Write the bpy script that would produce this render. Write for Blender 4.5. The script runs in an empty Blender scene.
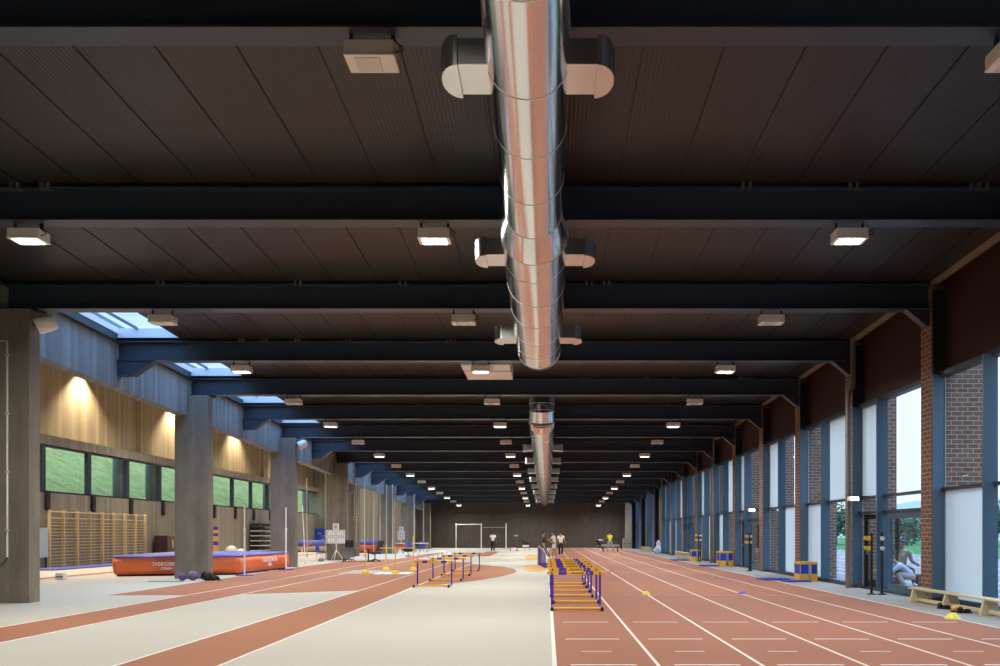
import bpy, bmesh, math, random
from mathutils import Vector, Matrix
random.seed(7)
PI = math.pi
S = bpy.context.scene
COL = S.collection
EYE = 1.56
BAY = 4.42
# ------------------------------------------------------------------ camera, sky, exposure
cam = bpy.data.cameras.new('camera'); cam_o = bpy.data.objects.new('camera', cam); COL.objects.link(cam_o)
cam_o.location = (0, 0, EYE); cam_o.rotation_euler = (PI/2, 0, 0)
cam.lens = 27.0; cam.sensor_width = 36.0; cam.shift_x = -0.047; cam.shift_y = 0.200
cam.clip_start = 0.05; cam.clip_end = 600
S.camera = cam_o
S.view_settings.view_transform = 'Standard'; S.view_settings.look = 'None'
S.view_settings.exposure = 0.0; S.view_settings.gamma = 1.0; S.view_settings.use_curve_mapping = False
try:
    S.cycles.use_denoising = True; S.cycles.max_bounces = 8; S.cycles.diffuse_bounces = 5
    S.cycles.transparent_max_bounces = 16; S.cycles.sample_clamp_indirect = 6.0; S.cycles.caustics_reflective = False
    S.cycles.caustics_refractive = False
except Exception: pass
LAMP_W = 270.0            # each burning hall luminaire
WASH_W = 3000.0            # wall washers of the side aisle
SKY_LOW = (1.05, 1.12, 1.18); SKY_MID = (1.2, 1.62, 2.2); SKY_TOP = (2.5, 5.0, 9.0)
w = bpy.data.worlds.new('overcast_sky'); S.world = w; w.use_nodes = True
nt = w.node_tree; nt.nodes.clear()
tc = nt.nodes.new('ShaderNodeTexCoord'); sx = nt.nodes.new('ShaderNodeSeparateXYZ')
rp = nt.nodes.new('ShaderNodeValToRGB'); bg = nt.nodes.new('ShaderNodeBackground'); wo = nt.nodes.new('ShaderNodeOutputWorld')
nt.links.new(tc.outputs['Generated'], sx.inputs[0]); nt.links.new(sx.outputs['Z'], rp.inputs[0])
nt.links.new(rp.outputs[0], bg.inputs[0]); nt.links.new(bg.outputs[0], wo.inputs[0])
rp.color_ramp.elements[0].position = 0.0; rp.color_ramp.elements[0].color = (*SKY_LOW, 1)
rp.color_ramp.elements[1].position = 0.95; rp.color_ramp.elements[1].color = (*SKY_TOP, 1)
e_ = rp.color_ramp.elements.new(0.42); e_.color = (*SKY_MID, 1)

# ------------------------------------------------------------------ materials
def newmat(name):
    m = bpy.data.materials.new(name); m.use_nodes = True
    n = m.node_tree.nodes; p = n['Principled BSDF']; return m, n, m.node_tree.links, p
def mat(name, c, rough=0.6, metal=0.0, var=0.0, scale=6.0, bump=0.0, spec=0.5, emit=None, estr=0.0):
    m, n, l, p = newmat(name)
    p.inputs['Base Color'].default_value = (*c, 1); p.inputs['Roughness'].default_value = rough
    p.inputs['Metallic'].default_value = metal; p.inputs['Specular IOR Level'].default_value = spec
    if emit: p.inputs['Emission Color'].default_value = (*emit, 1); p.inputs['Emission Strength'].default_value = estr
    if var > 0 or bump > 0:
        t = n.new('ShaderNodeTexCoord'); z = n.new('ShaderNodeTexNoise'); z.inputs['Scale'].default_value = scale
        z.inputs['Detail'].default_value = 5; l.new(t.outputs['Object'], z.inputs['Vector'])
        if var > 0:
            r = n.new('ShaderNodeMapRange'); r.inputs['To Min'].default_value = 1-var; r.inputs['To Max'].default_value = 1+var
            r.inputs['From Min'].default_value = .25; r.inputs['From Max'].default_value = .75
            l.new(z.outputs['Fac'], r.inputs['Value'])
            x = n.new('ShaderNodeMix'); x.data_type = 'RGBA'; x.blend_type = 'MULTIPLY'; x.inputs[0].default_value = 1
            x.inputs[6].default_value = (*c, 1); l.new(r.outputs[0], x.inputs[7]); l.new(x.outputs[2], p.inputs['Base Color'])
        if bump > 0:
            b = n.new('ShaderNodeBump'); b.inputs['Strength'].default_value = bump; b.inputs['Distance'].default_value = .02
            l.new(z.outputs['Fac'], b.inputs['Height']); l.new(b.outputs[0], p.inputs['Normal'])
    return m
def mat_boards(name, c1, c2, board=0.12, rough=0.75, horiz=False, stain=0.35):
    """concrete cast against boards: each board its own tone, plus blotches"""
    m, n, l, p = newmat(name)
    t = n.new('ShaderNodeTexCoord'); s = n.new('ShaderNodeSeparateXYZ'); l.new(t.outputs['Object'], s.inputs[0])
    a = n.new('ShaderNodeMath'); a.operation = 'ADD'; l.new(s.outputs['X'], a.inputs[0]); l.new(s.outputs['Y'], a.inputs[1])
    d = n.new('ShaderNodeMath'); d.operation = 'DIVIDE'; d.inputs[1].default_value = board
    l.new(s.outputs['Z'] if horiz else a.outputs[0], d.inputs[0])
    f = n.new('ShaderNodeMath'); f.operation = 'FLOOR'; l.new(d.outputs[0], f.inputs[0])
    wn = n.new('ShaderNodeTexWhiteNoise'); wn.noise_dimensions = '1D'; l.new(f.outputs[0], wn.inputs['W'])
    mp = n.new('ShaderNodeMapping'); mp.inputs['Scale'].default_value = (1.1, 1.1, .35); l.new(t.outputs['Object'], mp.inputs[0])
    z = n.new('ShaderNodeTexNoise'); z.inputs['Scale'].default_value = 2.2; z.inputs['Detail'].default_value = 8; z.inputs['Roughness'].default_value = .65
    l.new(mp.outputs[0], z.inputs['Vector'])
    mi = n.new('ShaderNodeMath'); mi.operation = 'MULTIPLY'; mi.inputs[1].default_value = 1-stain; l.new(wn.outputs['Value'], mi.inputs[0])
    ml = n.new('ShaderNodeMath'); ml.operation = 'MULTIPLY_ADD'; ml.inputs[1].default_value = stain*2; l.new(z.outputs['Fac'], ml.inputs[0]); l.new(mi.outputs[0], ml.inputs[2])
    sb = n.new('ShaderNodeMath'); sb.operation = 'SUBTRACT'; sb.inputs[1].default_value = stain*.5; l.new(ml.outputs[0], sb.inputs[0]); sb.use_clamp = True
    x = n.new('ShaderNodeMix'); x.data_type = 'RGBA'; x.inputs[6].default_value = (*c1, 1); x.inputs[7].default_value = (*c2, 1)
    l.new(sb.outputs[0], x.inputs[0]); l.new(x.outputs[2], p.inputs['Base Color'])
    p.inputs['Roughness'].default_value = rough
    b = n.new('ShaderNodeBump'); b.inputs['Strength'].default_value = .25; b.inputs['Distance'].default_value = .01
    l.new(sb.outputs[0], b.inputs['Height']); l.new(b.outputs[0], p.inputs['Normal'])
    return m
def mat_brick(name):
    m, n, l, p = newmat(name)
    t = n.new('ShaderNodeTexCoord'); s = n.new('ShaderNodeSeparateXYZ'); l.new(t.outputs['Object'], s.inputs[0])
    a = n.new('ShaderNodeMath'); a.operation = 'ADD'; l.new(s.outputs['X'], a.inputs[0]); l.new(s.outputs['Y'], a.inputs[1])
    c = n.new('ShaderNodeCombineXYZ'); l.new(a.outputs[0], c.inputs[0]); l.new(s.outputs['Z'], c.inputs[1])
    b = n.new('ShaderNodeTexBrick'); b.inputs['Scale'].default_value = 1.0
    b.inputs['Brick Width'].default_value = .25; b.inputs['Row Height'].default_value = .105; b.inputs['Mortar Size'].default_value = .009
    b.inputs['Color1'].default_value = (.22, .105, .06, 1); b.inputs['Color2'].default_value = (.145, .07, .045, 1); b.inputs['Mortar'].default_value = (.40, .33, .28, 1)
    b.inputs['Mortar Smooth'].default_value = .2
    l.new(c.outputs[0], b.inputs['Vector']); l.new(b.outputs['Color'], p.inputs['Base Color']); p.inputs['Roughness'].default_value = .8
    u = n.new('ShaderNodeBump'); u.inputs['Strength'].default_value = .4; u.inputs['Distance'].default_value = -.006
    l.new(b.outputs['Fac'], u.inputs['Height']); l.new(u.outputs[0], p.inputs['Normal'])
    return m
def mat_glass(name, tint=(.95, .98, .97), refl=.08):
    m = bpy.data.materials.new(name); m.use_nodes = True; n = m.node_tree.nodes; l = m.node_tree.links; n.clear()
    o = n.new('ShaderNodeOutputMaterial'); t = n.new('ShaderNodeBsdfTransparent'); t.inputs[0].default_value = (*tint, 1)
    g = n.new('ShaderNodeBsdfGlossy'); g.inputs['Roughness'].default_value = .02
    lw = n.new('ShaderNodeLayerWeight'); lw.inputs['Blend'].default_value = .5
    pw = n.new('ShaderNodeMath'); pw.operation = 'POWER'; pw.inputs[1].default_value = 5; l.new(lw.outputs['Facing'], pw.inputs[0])
    fr = n.new('ShaderNodeMath'); fr.operation = 'MULTIPLY_ADD'; fr.inputs[1].default_value = .5; fr.inputs[2].default_value = refl*.3; l.new(pw.outputs[0], fr.inputs[0])
    x = n.new('ShaderNodeMixShader'); l.new(fr.outputs[0], x.inputs[0]); l.new(t.outputs[0], x.inputs[1]); l.new(g.outputs[0], x.inputs[2]); l.new(x.outputs[0], o.inputs[0])
    return m
def mat_frost(name, c=(.84, .82, .76)):
    m = bpy.data.materials.new(name); m.use_nodes = True; n = m.node_tree.nodes; l = m.node_tree.links; n.clear()
    o = n.new('ShaderNodeOutputMaterial'); t = n.new('ShaderNodeBsdfTranslucent'); t.inputs[0].default_value = (*c, 1)
    d = n.new('ShaderNodeBsdfDiffuse'); d.inputs[0].default_value = (.75, .77, .78, 1)
    x = n.new('ShaderNodeMixShader'); x.inputs[0].default_value = .22; l.new(t.outputs[0], x.inputs[1]); l.new(d.outputs[0], x.inputs[2]); l.new(x.outputs[0], o.inputs[0])
    return m
def mat_deck(name):
    m, n, l, p = newmat(name)
    t = n.new('ShaderNodeTexCoord'); wv = n.new('ShaderNodeTexWave'); wv.wave_type = 'BANDS'; wv.bands_direction = 'X'
    wv.inputs['Scale'].default_value = 5.2; l.new(t.outputs['Object'], wv.inputs['Vector'])
    b = n.new('ShaderNodeBump'); b.inputs['Strength'].default_value = .2; b.inputs['Distance'].default_value = .02
    l.new(wv.outputs['Fac'], b.inputs['Height']); l.new(b.outputs[0], p.inputs['Normal'])
    p.inputs['Base Color'].default_value = (.028, .025, .0215, 1); p.inputs['Roughness'].default_value = .42
    return m
def mat_ground_speckle(name, c, var=.10, rough=.7, spec=.4, fine=45, coarse=.5):
    m, n, l, p = newmat(name)
    t = n.new('ShaderNodeTexCoord'); z = n.new('ShaderNodeTexNoise'); z.inputs['Scale'].default_value = fine; z.inputs['Detail'].default_value = 3
    y = n.new('ShaderNodeTexNoise'); y.inputs['Scale'].default_value = coarse; y.inputs['Detail'].default_value = 4
    l.new(t.outputs['Object'], z.inputs['Vector']); l.new(t.outputs['Object'], y.inputs['Vector'])
    a = n.new('ShaderNodeMath'); a.operation = 'ADD'; l.new(z.outputs['Fac'], a.inputs[0]); l.new(y.outputs['Fac'], a.inputs[1])
    r = n.new('ShaderNodeMapRange'); r.inputs['From Min'].default_value = .6; r.inputs['From Max'].default_value = 1.4
    r.inputs['To Min'].default_value = 1-var; r.inputs['To Max'].default_value = 1+var; l.new(a.outputs[0], r.inputs['Value'])
    x = n.new('ShaderNodeMix'); x.data_type = 'RGBA'; x.blend_type = 'MULTIPLY'; x.inputs[0].default_value = 1
    x.inputs[6].default_value = (*c, 1); l.new(r.outputs[0], x.inputs[7]); l.new(x.outputs[2], p.inputs['Base Color'])
    p.inputs['Roughness'].default_value = rough; p.inputs['Specular IOR Level'].default_value = spec
    return m
M = {}
M['grey_floor'] = mat_ground_speckle('grey_floor', (.52, .495, .43), .05)
M['apron'] = mat_ground_speckle('apron', (.33, .32, .29), .06)
M['warm_lit_floor'] = mat_ground_speckle('warm_lit_floor', (.56, .50, .42), .05)  # beige: the warmer aisle light put into the floor colour
M['rust'] = mat_ground_speckle('rust_track', (.35, .137, .080), .10)
M['rust_wear'] = mat_ground_speckle('rust_runway', (.36, .138, .064), .08)
M['line'] = mat('line_paint', (.80, .78, .73), .6)
M['line_faint'] = mat('line_faint', (.56, .38, .30), .6)
M['ochre'] = mat('ochre_paint', (.60, .30, .04), .6, var=.08, scale=3)
M['deck'] = mat_deck('roof_deck')
M['seam'] = mat('seam_shadow_gap', (.012, .010, .010), .7)
M['steel'] = mat('beam_paint', (.034, .047, .066), .38, var=.06, scale=3, spec=.5)
M['rail'] = mat('rail_paint', (.06, .05, .05), .5)
M['concrete'] = mat_boards('column_concrete', (.115, .10, .076), (.27, .24, .19), .30, horiz=False, stain=.7)
M['concrete_edge'] = mat_boards('edge_beam_concrete', (.14, .15, .14), (.28, .295, .28), .16, stain=.3)
M['concrete_lower'] = mat_boards('lower_wall_concrete', (.205, .18, .142), (.33, .295, .235), .22, stain=.3)
M['concrete_upper'] = mat_boards('upper_wall_concrete', (.30, .23, .13), (.50, .405, .26), .24, stain=.3)
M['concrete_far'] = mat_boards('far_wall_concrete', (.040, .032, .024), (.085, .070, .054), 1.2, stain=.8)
M['concrete_pale'] = mat_boards('pale_concrete', (.30, .26, .20), (.40, .35, .28), .3, stain=.5)
M['brick'] = mat_brick('brick')
M['fascia'] = mat('fascia_panel', (.034, .0075, .0045), .55, var=.1, scale=2)
M['fin'] = mat('fin_paint', (.060, .120, .185), .42, var=.03)
M['frame'] = mat('dark_frame', (.035, .042, .055), .45)
M['black'] = mat('black_metal', (.012, .012, .013), .45)
M['blackfab'] = mat('black_fabric', (.014, .014, .016), .85, var=.2, scale=30)
M['glass'] = mat_glass('clear_glass')
M['glass_green'] = mat_glass('tinted_glass', (.93, .97, .95))
M['frost'] = mat_frost('frosted_glass')
M['skyglass'] = mat_glass('skylight_glass', (.80, .88, .96))
M['galv'] = mat('galvanised_duct', (.80, .79, .78), .17, 1.0, var=.03, scale=1.2)
M['galv_box'] = mat('galvanised_box', (.76, .75, .73), .30, 1.0, var=.03, scale=8)
M['seam_metal'] = mat('seam_metal', (.80, .79, .77), .5)
M['cream'] = mat('cream_housing', (.84, .79, .70), .5)
M['lamp_on'] = mat('burning_lens', (.9, .9, .85), .3, emit=(1, .96, .88), estr=14)
M['lamp_off'] = mat('dark_lens', (.70, .68, .60), .12)
M['pipe'] = mat('grey_pipe', (.155, .138, .12), .45, var=.05)
M['palepipe'] = mat('pale_pipe', (.50, .47, .40), .5)
M['white'] = mat('white_paint', (.78, .77, .74), .45)
M['wood'] = mat('pale_wood', (.64, .49, .25), .5, var=.12, scale=9)
M['benchwood'] = mat('bench_wood', (.62, .53, .34), .5, var=.08, scale=9)
M['orange'] = mat('orange_vinyl', (.78, .165, .05), .42, bump=.5, scale=2.2)
M['bluetop'] = mat('blue_vinyl', (.20, .20, .62), .5, var=.1, scale=3)
M['matblue'] = mat('gym_mat_blue', (.10, .12, .42), .6)
M['royal'] = mat('royal_blue', (.015, .05, .42), .5)
M['violet'] = mat('violet_blue', (.075, .028, .36), .45)
M['yellow'] = mat('hurdle_yellow', (.82, .45, .045), .45)
M['lemon'] = mat('lemon_plastic', (.82, .70, .06), .4)
M['amber'] = mat('amber_plastic', (.86, .52, .03), .4)
M['purple'] = mat('purple_rubber', (.10, .055, .22), .5)
M['mauve'] = mat('mauve_rubber', (.15, .10, .20), .5)
M['lilac'] = mat('lilac_plastic', (.22, .18, .62), .4)
M['silver'] = mat('silver_ball', (.66, .63, .58), .3, .0)
M['paleblue'] = mat('pale_blue_board', (.42, .52, .58), .5)
M['brown'] = mat('brown_cabinet', (.13, .075, .045), .5)
M['darkwine'] = mat('dark_cabinet_side', (.03, .012, .012), .5)
M['green'] = mat('green_rope', (.10, .32, .22), .6)
M['greygreen'] = mat('desk_top', (.10, .13, .10), .4)
M['greypanel'] = mat('grey_panel', (.20, .20, .23), .5)
M['red'] = mat('red_paint', (.62, .07, .04), .45)
M['tan'] = mat('tan_vinyl', (.42, .30, .20), .6)
M['redboard'] = mat('red_plasticine', (.66, .30, .26), .6)
M['skin_tan'] = mat('skin', (.42, .24, .16), .5)
M['skin_dark'] = mat('skin_dark', (.16, .085, .055), .5)
M['hair'] = mat('dark_hair', (.012, .010, .009), .6)
M['c_white'] = mat('white_cotton', (.76, .76, .74), .85)
M['c_black'] = mat('black_cotton', (.015, .015, .018), .85)
M['c_dark'] = mat('dark_green_cotton', (.035, .045, .04), .85)
M['c_yellow'] = mat('yellow_cotton', (.78, .68, .03), .8)
M['c_grey'] = mat('grey_cotton', (.34, .34, .36), .85)
M['c_blue'] = mat('pale_blue_jacket', (.42, .52, .68), .8)
M['c_taupe'] = mat('taupe_jacket', (.085, .075, .085), .85)
M['c_navy'] = mat('navy_cap', (.03, .04, .09), .8)
M['grass'] = mat_ground_speckle('grass', (.245, .205, .055), .5, .9, .1, 7, 1.2)
M['lawn'] = mat_ground_speckle('lawn', (.07, .15, .05), .3, .9, .1)
M['outtrack'] = mat_ground_speckle('outdoor_track', (.20, .12, .13), .1, .5)
M['leaf'] = mat('leaves', (.055, .105, .060), .8, var=.4, scale=2)
M['bark'] = mat('bark', (.06, .045, .035), .9)
M['hill'] = mat_ground_speckle('far_hill', (.27, .27, .20), .2, .9, .1)

# ------------------------------------------------------------------ mesh helpers
class MB:
    def __init__(s): s.bm = bmesh.new()
    def box(s, x0, x1, y0, y1, z0, z1, bevel=0.0, seg=2):
        r = bmesh.ops.create_cube(s.bm, size=1.0)
        for v in r['verts']:
            v.co = Vector(((x0+x1)/2+v.co.x*(x1-x0), (y0+y1)/2+v.co.y*(y1-y0), (z0+z1)/2+v.co.z*(z1-z0)))
        if bevel > 0:
            ed = list({e for v in r['verts'] for e in v.link_edges})
            bmesh.ops.bevel(s.bm, geom=ed, offset=bevel, segments=seg, affect='EDGES', profile=.5)
        return s
    def prism(s, pts, a0, a1, axis='y', f=None):
        """closed 2D outline pts extruded along an axis from a0 to a1; outline is (u,v): y->(x,z), x->(y,z), z->(x,y)"""
        def P(u, v, a):
            return {'y': (u, a, v), 'x': (a, u, v), 'z': (u, v, a)}[axis]
        A = [s.bm.verts.new(P(u, v, a0)) for u, v in pts]; B = [s.bm.verts.new(P(u, v, a1)) for u, v in pts]
        n = len(pts)
        fs = [s.bm.faces.new(A), s.bm.faces.new(B[::-1])]
        for i in range(n): fs.append(s.bm.faces.new((A[i], B[i], B[(i+1) % n], A[(i+1) % n])))
        bmesh.ops.recalc_face_normals(s.bm, faces=fs)
        return s
    def tube(s, pts, rad, seg=10, caps=True):
        pts = [Vector(p) for p in pts]; n = len(pts)
        rad = rad if isinstance(rad, (list, tuple)) else [rad]*n
        ts = []
        for i in range(n):
            if i == 0: t = pts[1]-pts[0]
            elif i == n-1: t = pts[-1]-pts[-2]
            else: t = (pts[i]-pts[i-1]).normalized()+(pts[i+1]-pts[i]).normalized()
            ts.append(t.normalized())
        up = Vector((1, 0, 0)) if abs(ts[0].x) < .9 else Vector((0, 0, 1))
        u = ts[0].cross(up).normalized(); rings = []
        for i in range(n):
            u = (u-ts[i]*u.dot(ts[i])).normalized(); v = ts[i].cross(u)
            k = 1.0
            if 0 < i < n-1:
                c = (pts[i]-pts[i-1]).normalized().dot(ts[i]); k = 1.0/max(.7, c)
            rr = []
            for j in range(seg):
                a = 2*PI*j/seg
                off = (u*math.cos(a)+v*math.sin(a))*rad[i]
                rr.append(s.bm.verts.new(pts[i]+off))
            rings.append(rr)
        for i in range(n-1):
            for j in range(seg):
                f = s.bm.faces.new((rings[i][j], rings[i][(j+1) % seg], rings[i+1][(j+1) % seg], rings[i+1][j])); f.smooth = True
        if caps:
            for f in (s.bm.faces.new(rings[0][::-1]), s.bm.faces.new(rings[-1])):
                for e in f.edges: e.smooth = False
        return s
    def lathe(s, prof, seg=20, c=(0, 0, 0)):
        """profile [(r,z)] turned round the vertical axis at c"""
        rings = []
        for r, z in prof:
            if r < 1e-5: rings.append([s.bm.verts.new((c[0], c[1], c[2]+z))])
            else: rings.append([s.bm.verts.new((c[0]+r*math.cos(2*PI*j/seg), c[1]+r*math.sin(2*PI*j/seg), c[2]+z)) for j in range(seg)])
        for a, b in zip(rings, rings[1:]):
            for j in range(seg):
                k = (j+1) % seg
                if len(a) == 1 and len(b) == 1: continue
                if len(a) == 1: f = s.bm.faces.new((a[0], b[k], b[j]))
                elif len(b) == 1: f = s.bm.faces.new((a[j], a[k], b[0]))
                else: f = s.bm.faces.new((a[j], a[k], b[k], b[j]))
                f.smooth = True
        for r in (rings[0], rings[-1]):
            if len(r) > 1:
                try:
                    for e in s.bm.faces.new(r).edges: e.smooth = False
                except ValueError: pass
        return s
    def ball(s, c, r, sub=3, sc=(1, 1, 1)):
        q = bmesh.ops.create_icosphere(s.bm, subdivisions=sub, radius=1.0)
        for v in q['verts']: v.co = Vector((c[0]+v.co.x*r*sc[0], c[1]+v.co.y*r*sc[1], c[2]+v.co.z*r*sc[2]))
        for f in s.bm.faces: f.smooth = f.smooth or all(v in q['verts'] for v in f.verts) if sub > 4 else True if len(f.verts) == 3 else f.smooth
        return s
    def xf(s, mtx):
        bmesh.ops.transform(s.bm, matrix=mtx, verts=s.bm.verts); return s
    def build(s, name, material, parent=None, loc=None, rz=0.0):
        bmesh.ops.recalc_face_normals(s.bm, faces=s.bm.faces)
        me = bpy.data.meshes.new(name); s.bm.to_mesh(me); s.bm.free()
        ms = material if isinstance(material, (list, tuple)) else [material]
        for m in ms: me.materials.append(m)
        o = bpy.data.objects.new(name, me); COL.objects.link(o)
        if parent: o.parent = parent
        if loc is not None: o.location = loc
        if rz: o.rotation_euler = (0, 0, rz)
        return o
def tag(o, label=None, cat=None, group=None, kind=None):
    if label: o['label'] = label
    if cat: o['category'] = cat
    if group: o['group'] = group
    if kind: o['kind'] = kind
    return o
def empty(name, label, cat, loc=(0, 0, 0), rz=0.0, group=None, kind=None):
    o = bpy.data.objects.new(name, None); COL.objects.link(o); o.location = loc; o.rotation_euler = (0, 0, rz)
    o.empty_display_size = .2
    return tag(o, label, cat, group, kind)
def copy_tree(o, parent=None):
    c = o.copy(); COL.objects.link(c)
    if parent: c.parent = parent
    for ch in list(o.children): copy_tree(ch, c)
    return c
ORD = ['', 'first', 'second', 'third', 'fourth', 'fifth', 'sixth', 'seventh', 'eighth', 'ninth', 'tenth', 'eleventh',
       'twelfth', 'thirteenth', 'fourteenth', 'fifteenth', 'sixteenth', 'seventeenth', 'eighteenth']
# ------------------------------------------------------------------ hall geometry
SLOPE = .036
def YK(k): return (k+.83)*BAY-(.11 if k == 1 else 0)                  # near edge of bay line k
def zbeam(y): return EYE+5.68-SLOPE*y         # underside of the beams
def zdeck(y): return zbeam(y)+.63             # underside of the roof deck
Y0, Y1 = -5.0, 78.5
XE = -12.27                                    # hall face of the concrete edge beam
XG = 8.97                                      # glass line
XI = 8.68                                      # inner face of the piers
SKYL_R = -10.45
SHEAR = Matrix(((1, 0, 0, 0), (0, 1, 0, 0), (0, -SLOPE, 1, 0), (0, 0, 0, 1)))   # roof falls away with distance

# ---- floor
fl = tag(MB().box(-23, 9.3, Y0, 80, -.25, 0).build('floor', M['grey_floor']), kind='structure')
def patch(name, pts, z, m, parent=fl):
    return MB().prism(pts, .0005, z, 'z').build(name, m, parent)
def rect(x0, x1, y0, y1): return [(x0, y0), (x1, y0), (x1, y1), (x0, y1)]
LX = [.09+1.22*i for i in range(7)]
patch('track_surface', rect(LX[0], LX[6], Y0, 76.3), .004, M['rust'])
patch('side_apron', rect(LX[6]+.03, 9.0, Y0, Y1), .003, M['apron'])
patch('aisle_warm_light', rect(-21.9, -12.9, 25.2, 72), .003, M['warm_lit_floor'])
fan = [(-10.95, 18.75), (-9, 18.85), (-7.7, 19.15), (-6.98, 19.45), (-5.06, 20.4), (-3.9, 21.7), (-2.89, 23.2), (-2.31, 24.5), (-1.62, 27.0),
       (-1.28, 29.2), (-1.22, 30.4), (-1.4, 32.3), (-2, 34.6), (-3.0, 36.4), (-4.2, 38.2), (-5.0, 40.5), (-6.5, 43.5), (-8.8, 45.2), (-11.2, 41.5), (-11.3, 34), (-11.05, 25)]
patch('jump_fan_surface', fan, .004, M['rust_wear'])
patch('runway_surface', rect(-9.0, -7.74, Y0, 58), .006, M['rust_wear'])
patch('runway_surface', rect(-5.06, -3.84, Y0, 63), .006, M['rust_wear'])
patch('aisle_stripe', rect(-17.55, -16.95, 24.6, 60), .006, M['rust_wear'])
patch('takeoff_cover', rect(-8.0, -6.35, 28.6, 31.2), .009, mat('cover_grey', (.36, .33, .31), .6))
patch('takeoff_cover', rect(-5.0, -3.0, 40, 50), .009, M['grey_floor'])
mb = MB()
for a, b_ in ((LX[0], .055), (LX[1], .042), (LX[2], .042), (LX[3], .042), (LX[4], .042), (LX[5], .042), (LX[6], .042)):
    mb.box(a-b_/2, a+b_/2, Y0, 76.3, .001, .0065)
mb.build('lane_line', M['line'], fl)
mb = MB()
for a in (-9.0, -7.74, -5.06, -3.84):
    mb.box(a-.022, a+.022, Y0, 58 if a < -6 else 63, .001, .0085)
mb.build('runway_line', M['line'], fl)
mb = MB()
for i in range(6):
    for y, in0, in1, wd in ((13.1, .19, .24, .035), (11.0, .18, .25, .04), (9.85, .37, .46, .03), (8.85, .19, .25, .05), (7.6, .19, .25, .05)):
        mb.box(LX[i]+in0, LX[i+1]-in1, y-wd/2, y+wd/2, .001, .0065)
mb.build('hurdle_mark', M['line'], fl)
mb = MB()
for y, wd in ((18.75, .035), (30.0, .05), (45, .05), (60, .05), (75.4, .08)): mb.box(LX[0], LX[6], y-wd/2, y+wd/2, .001, .0062)
mb.build('cross_line', M['line_faint'], fl)
for (cx, cy, rx, ry) in ((-.52, 33.6, .55, 3.3), (-.95, 49.0, .5, 5.5)):
    patch('ochre_patch', [(cx+rx*math.cos(a*PI/12), cy+ry*math.sin(a*PI/12)) for a in range(24)], .006, M['ochre'])

# ---- ceiling deck
mb = MB(); mb.box(SKYL_R, 9.05, Y0, Y1+.3, EYE+6.31, EYE+6.45)
NO_SKY = set(range(-2, 3)) | {8, 15, 16, 17}
SKY = [k for k in range(3, 15) if k not in NO_SKY]
prev = Y0
for k in SKY:
    mb.box(XE-.02, SKYL_R+.002, prev, YK(k)+.36, EYE+6.311, EYE+(6.33 if prev > Y0 and YK(k)+.36-prev < 1 else 6.451)); prev = YK(k+1)
mb.box(XE-.02, SKYL_R+.002, prev, Y1+.3, EYE+6.311, EYE+6.451)
ceil = tag(mb.xf(SHEAR).build('ceiling', M['deck']), kind='structure')
mb = MB()
for i in range(-10, 9):
    mb.box(i+.18, i+.188, Y0, Y1, EYE+6.296, EYE+6.312)
mb.xf(SHEAR).build('deck_seam', M['seam'], ceil)
mb = MB(); mb.box(8.70, 8.82, Y0, Y1, EYE+6.23, EYE+6.308); mb.box(8.69, 8.70, Y0, Y1, EYE+6.20, EYE+6.308)
tag(mb.xf(SHEAR).build('trim_1', mat('edge_channel', (.30, .26, .17), .5)), kind='structure')
# skylights
for n, k in enumerate(SKY):
    y0, y1 = YK(k)+.36, YK(k+1)+.06
    sk = empty('skylight', 'blue-white roof skylight strip beside the concrete edge beam, %s one from the camera' % ORD[n+1], 'skylight', (0, 0, 0), kind='structure')
    mb = MB()
    mb.box(SKYL_R-.0, SKYL_R+.06, y0-.05, y1+.05, EYE+6.455, EYE+6.62); mb.box(XE-.06, SKYL_R+.06, y0-.06, y0, EYE+6.335, EYE+6.62); mb.box(XE-.06, SKYL_R+.06, y1, y1+.06, EYE+6.335, EYE+6.62)
    mb.xf(SHEAR).build('upstand', M['white'], sk)
    MB().box(XE+.002, XE+.03, y0, y1, EYE+6.46, EYE+6.63).xf(SHEAR).build('lining', M['white'], sk)
    mb = MB(); ym = (y0+y1)/2
    mb.box(XE, SKYL_R, ym-.03, ym+.03, EYE+6.56, EYE+6.64); mb.box(XE+.55, XE+.59, y0, y1, EYE+6.57, EYE+6.64)
    mb.xf(SHEAR).build('glazing_bar', M['fin'], sk)
    MB().box(XE-.05, SKYL_R+.05, y0-.05, y1+.05, EYE+6.642, EYE+6.655).xf(SHEAR).build('pane', M['skyglass'], sk)

mb = MB(); mb.box(XE+.001, XE+.14, Y0, Y1, EYE+6.19, EYE+6.20); mb.box(XE+.001, XE+.012, Y0, Y1, EYE+6.19, EYE+6.46)
tag(mb.xf(SHEAR).build('trim_3', M['frame']), kind='structure')
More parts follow.
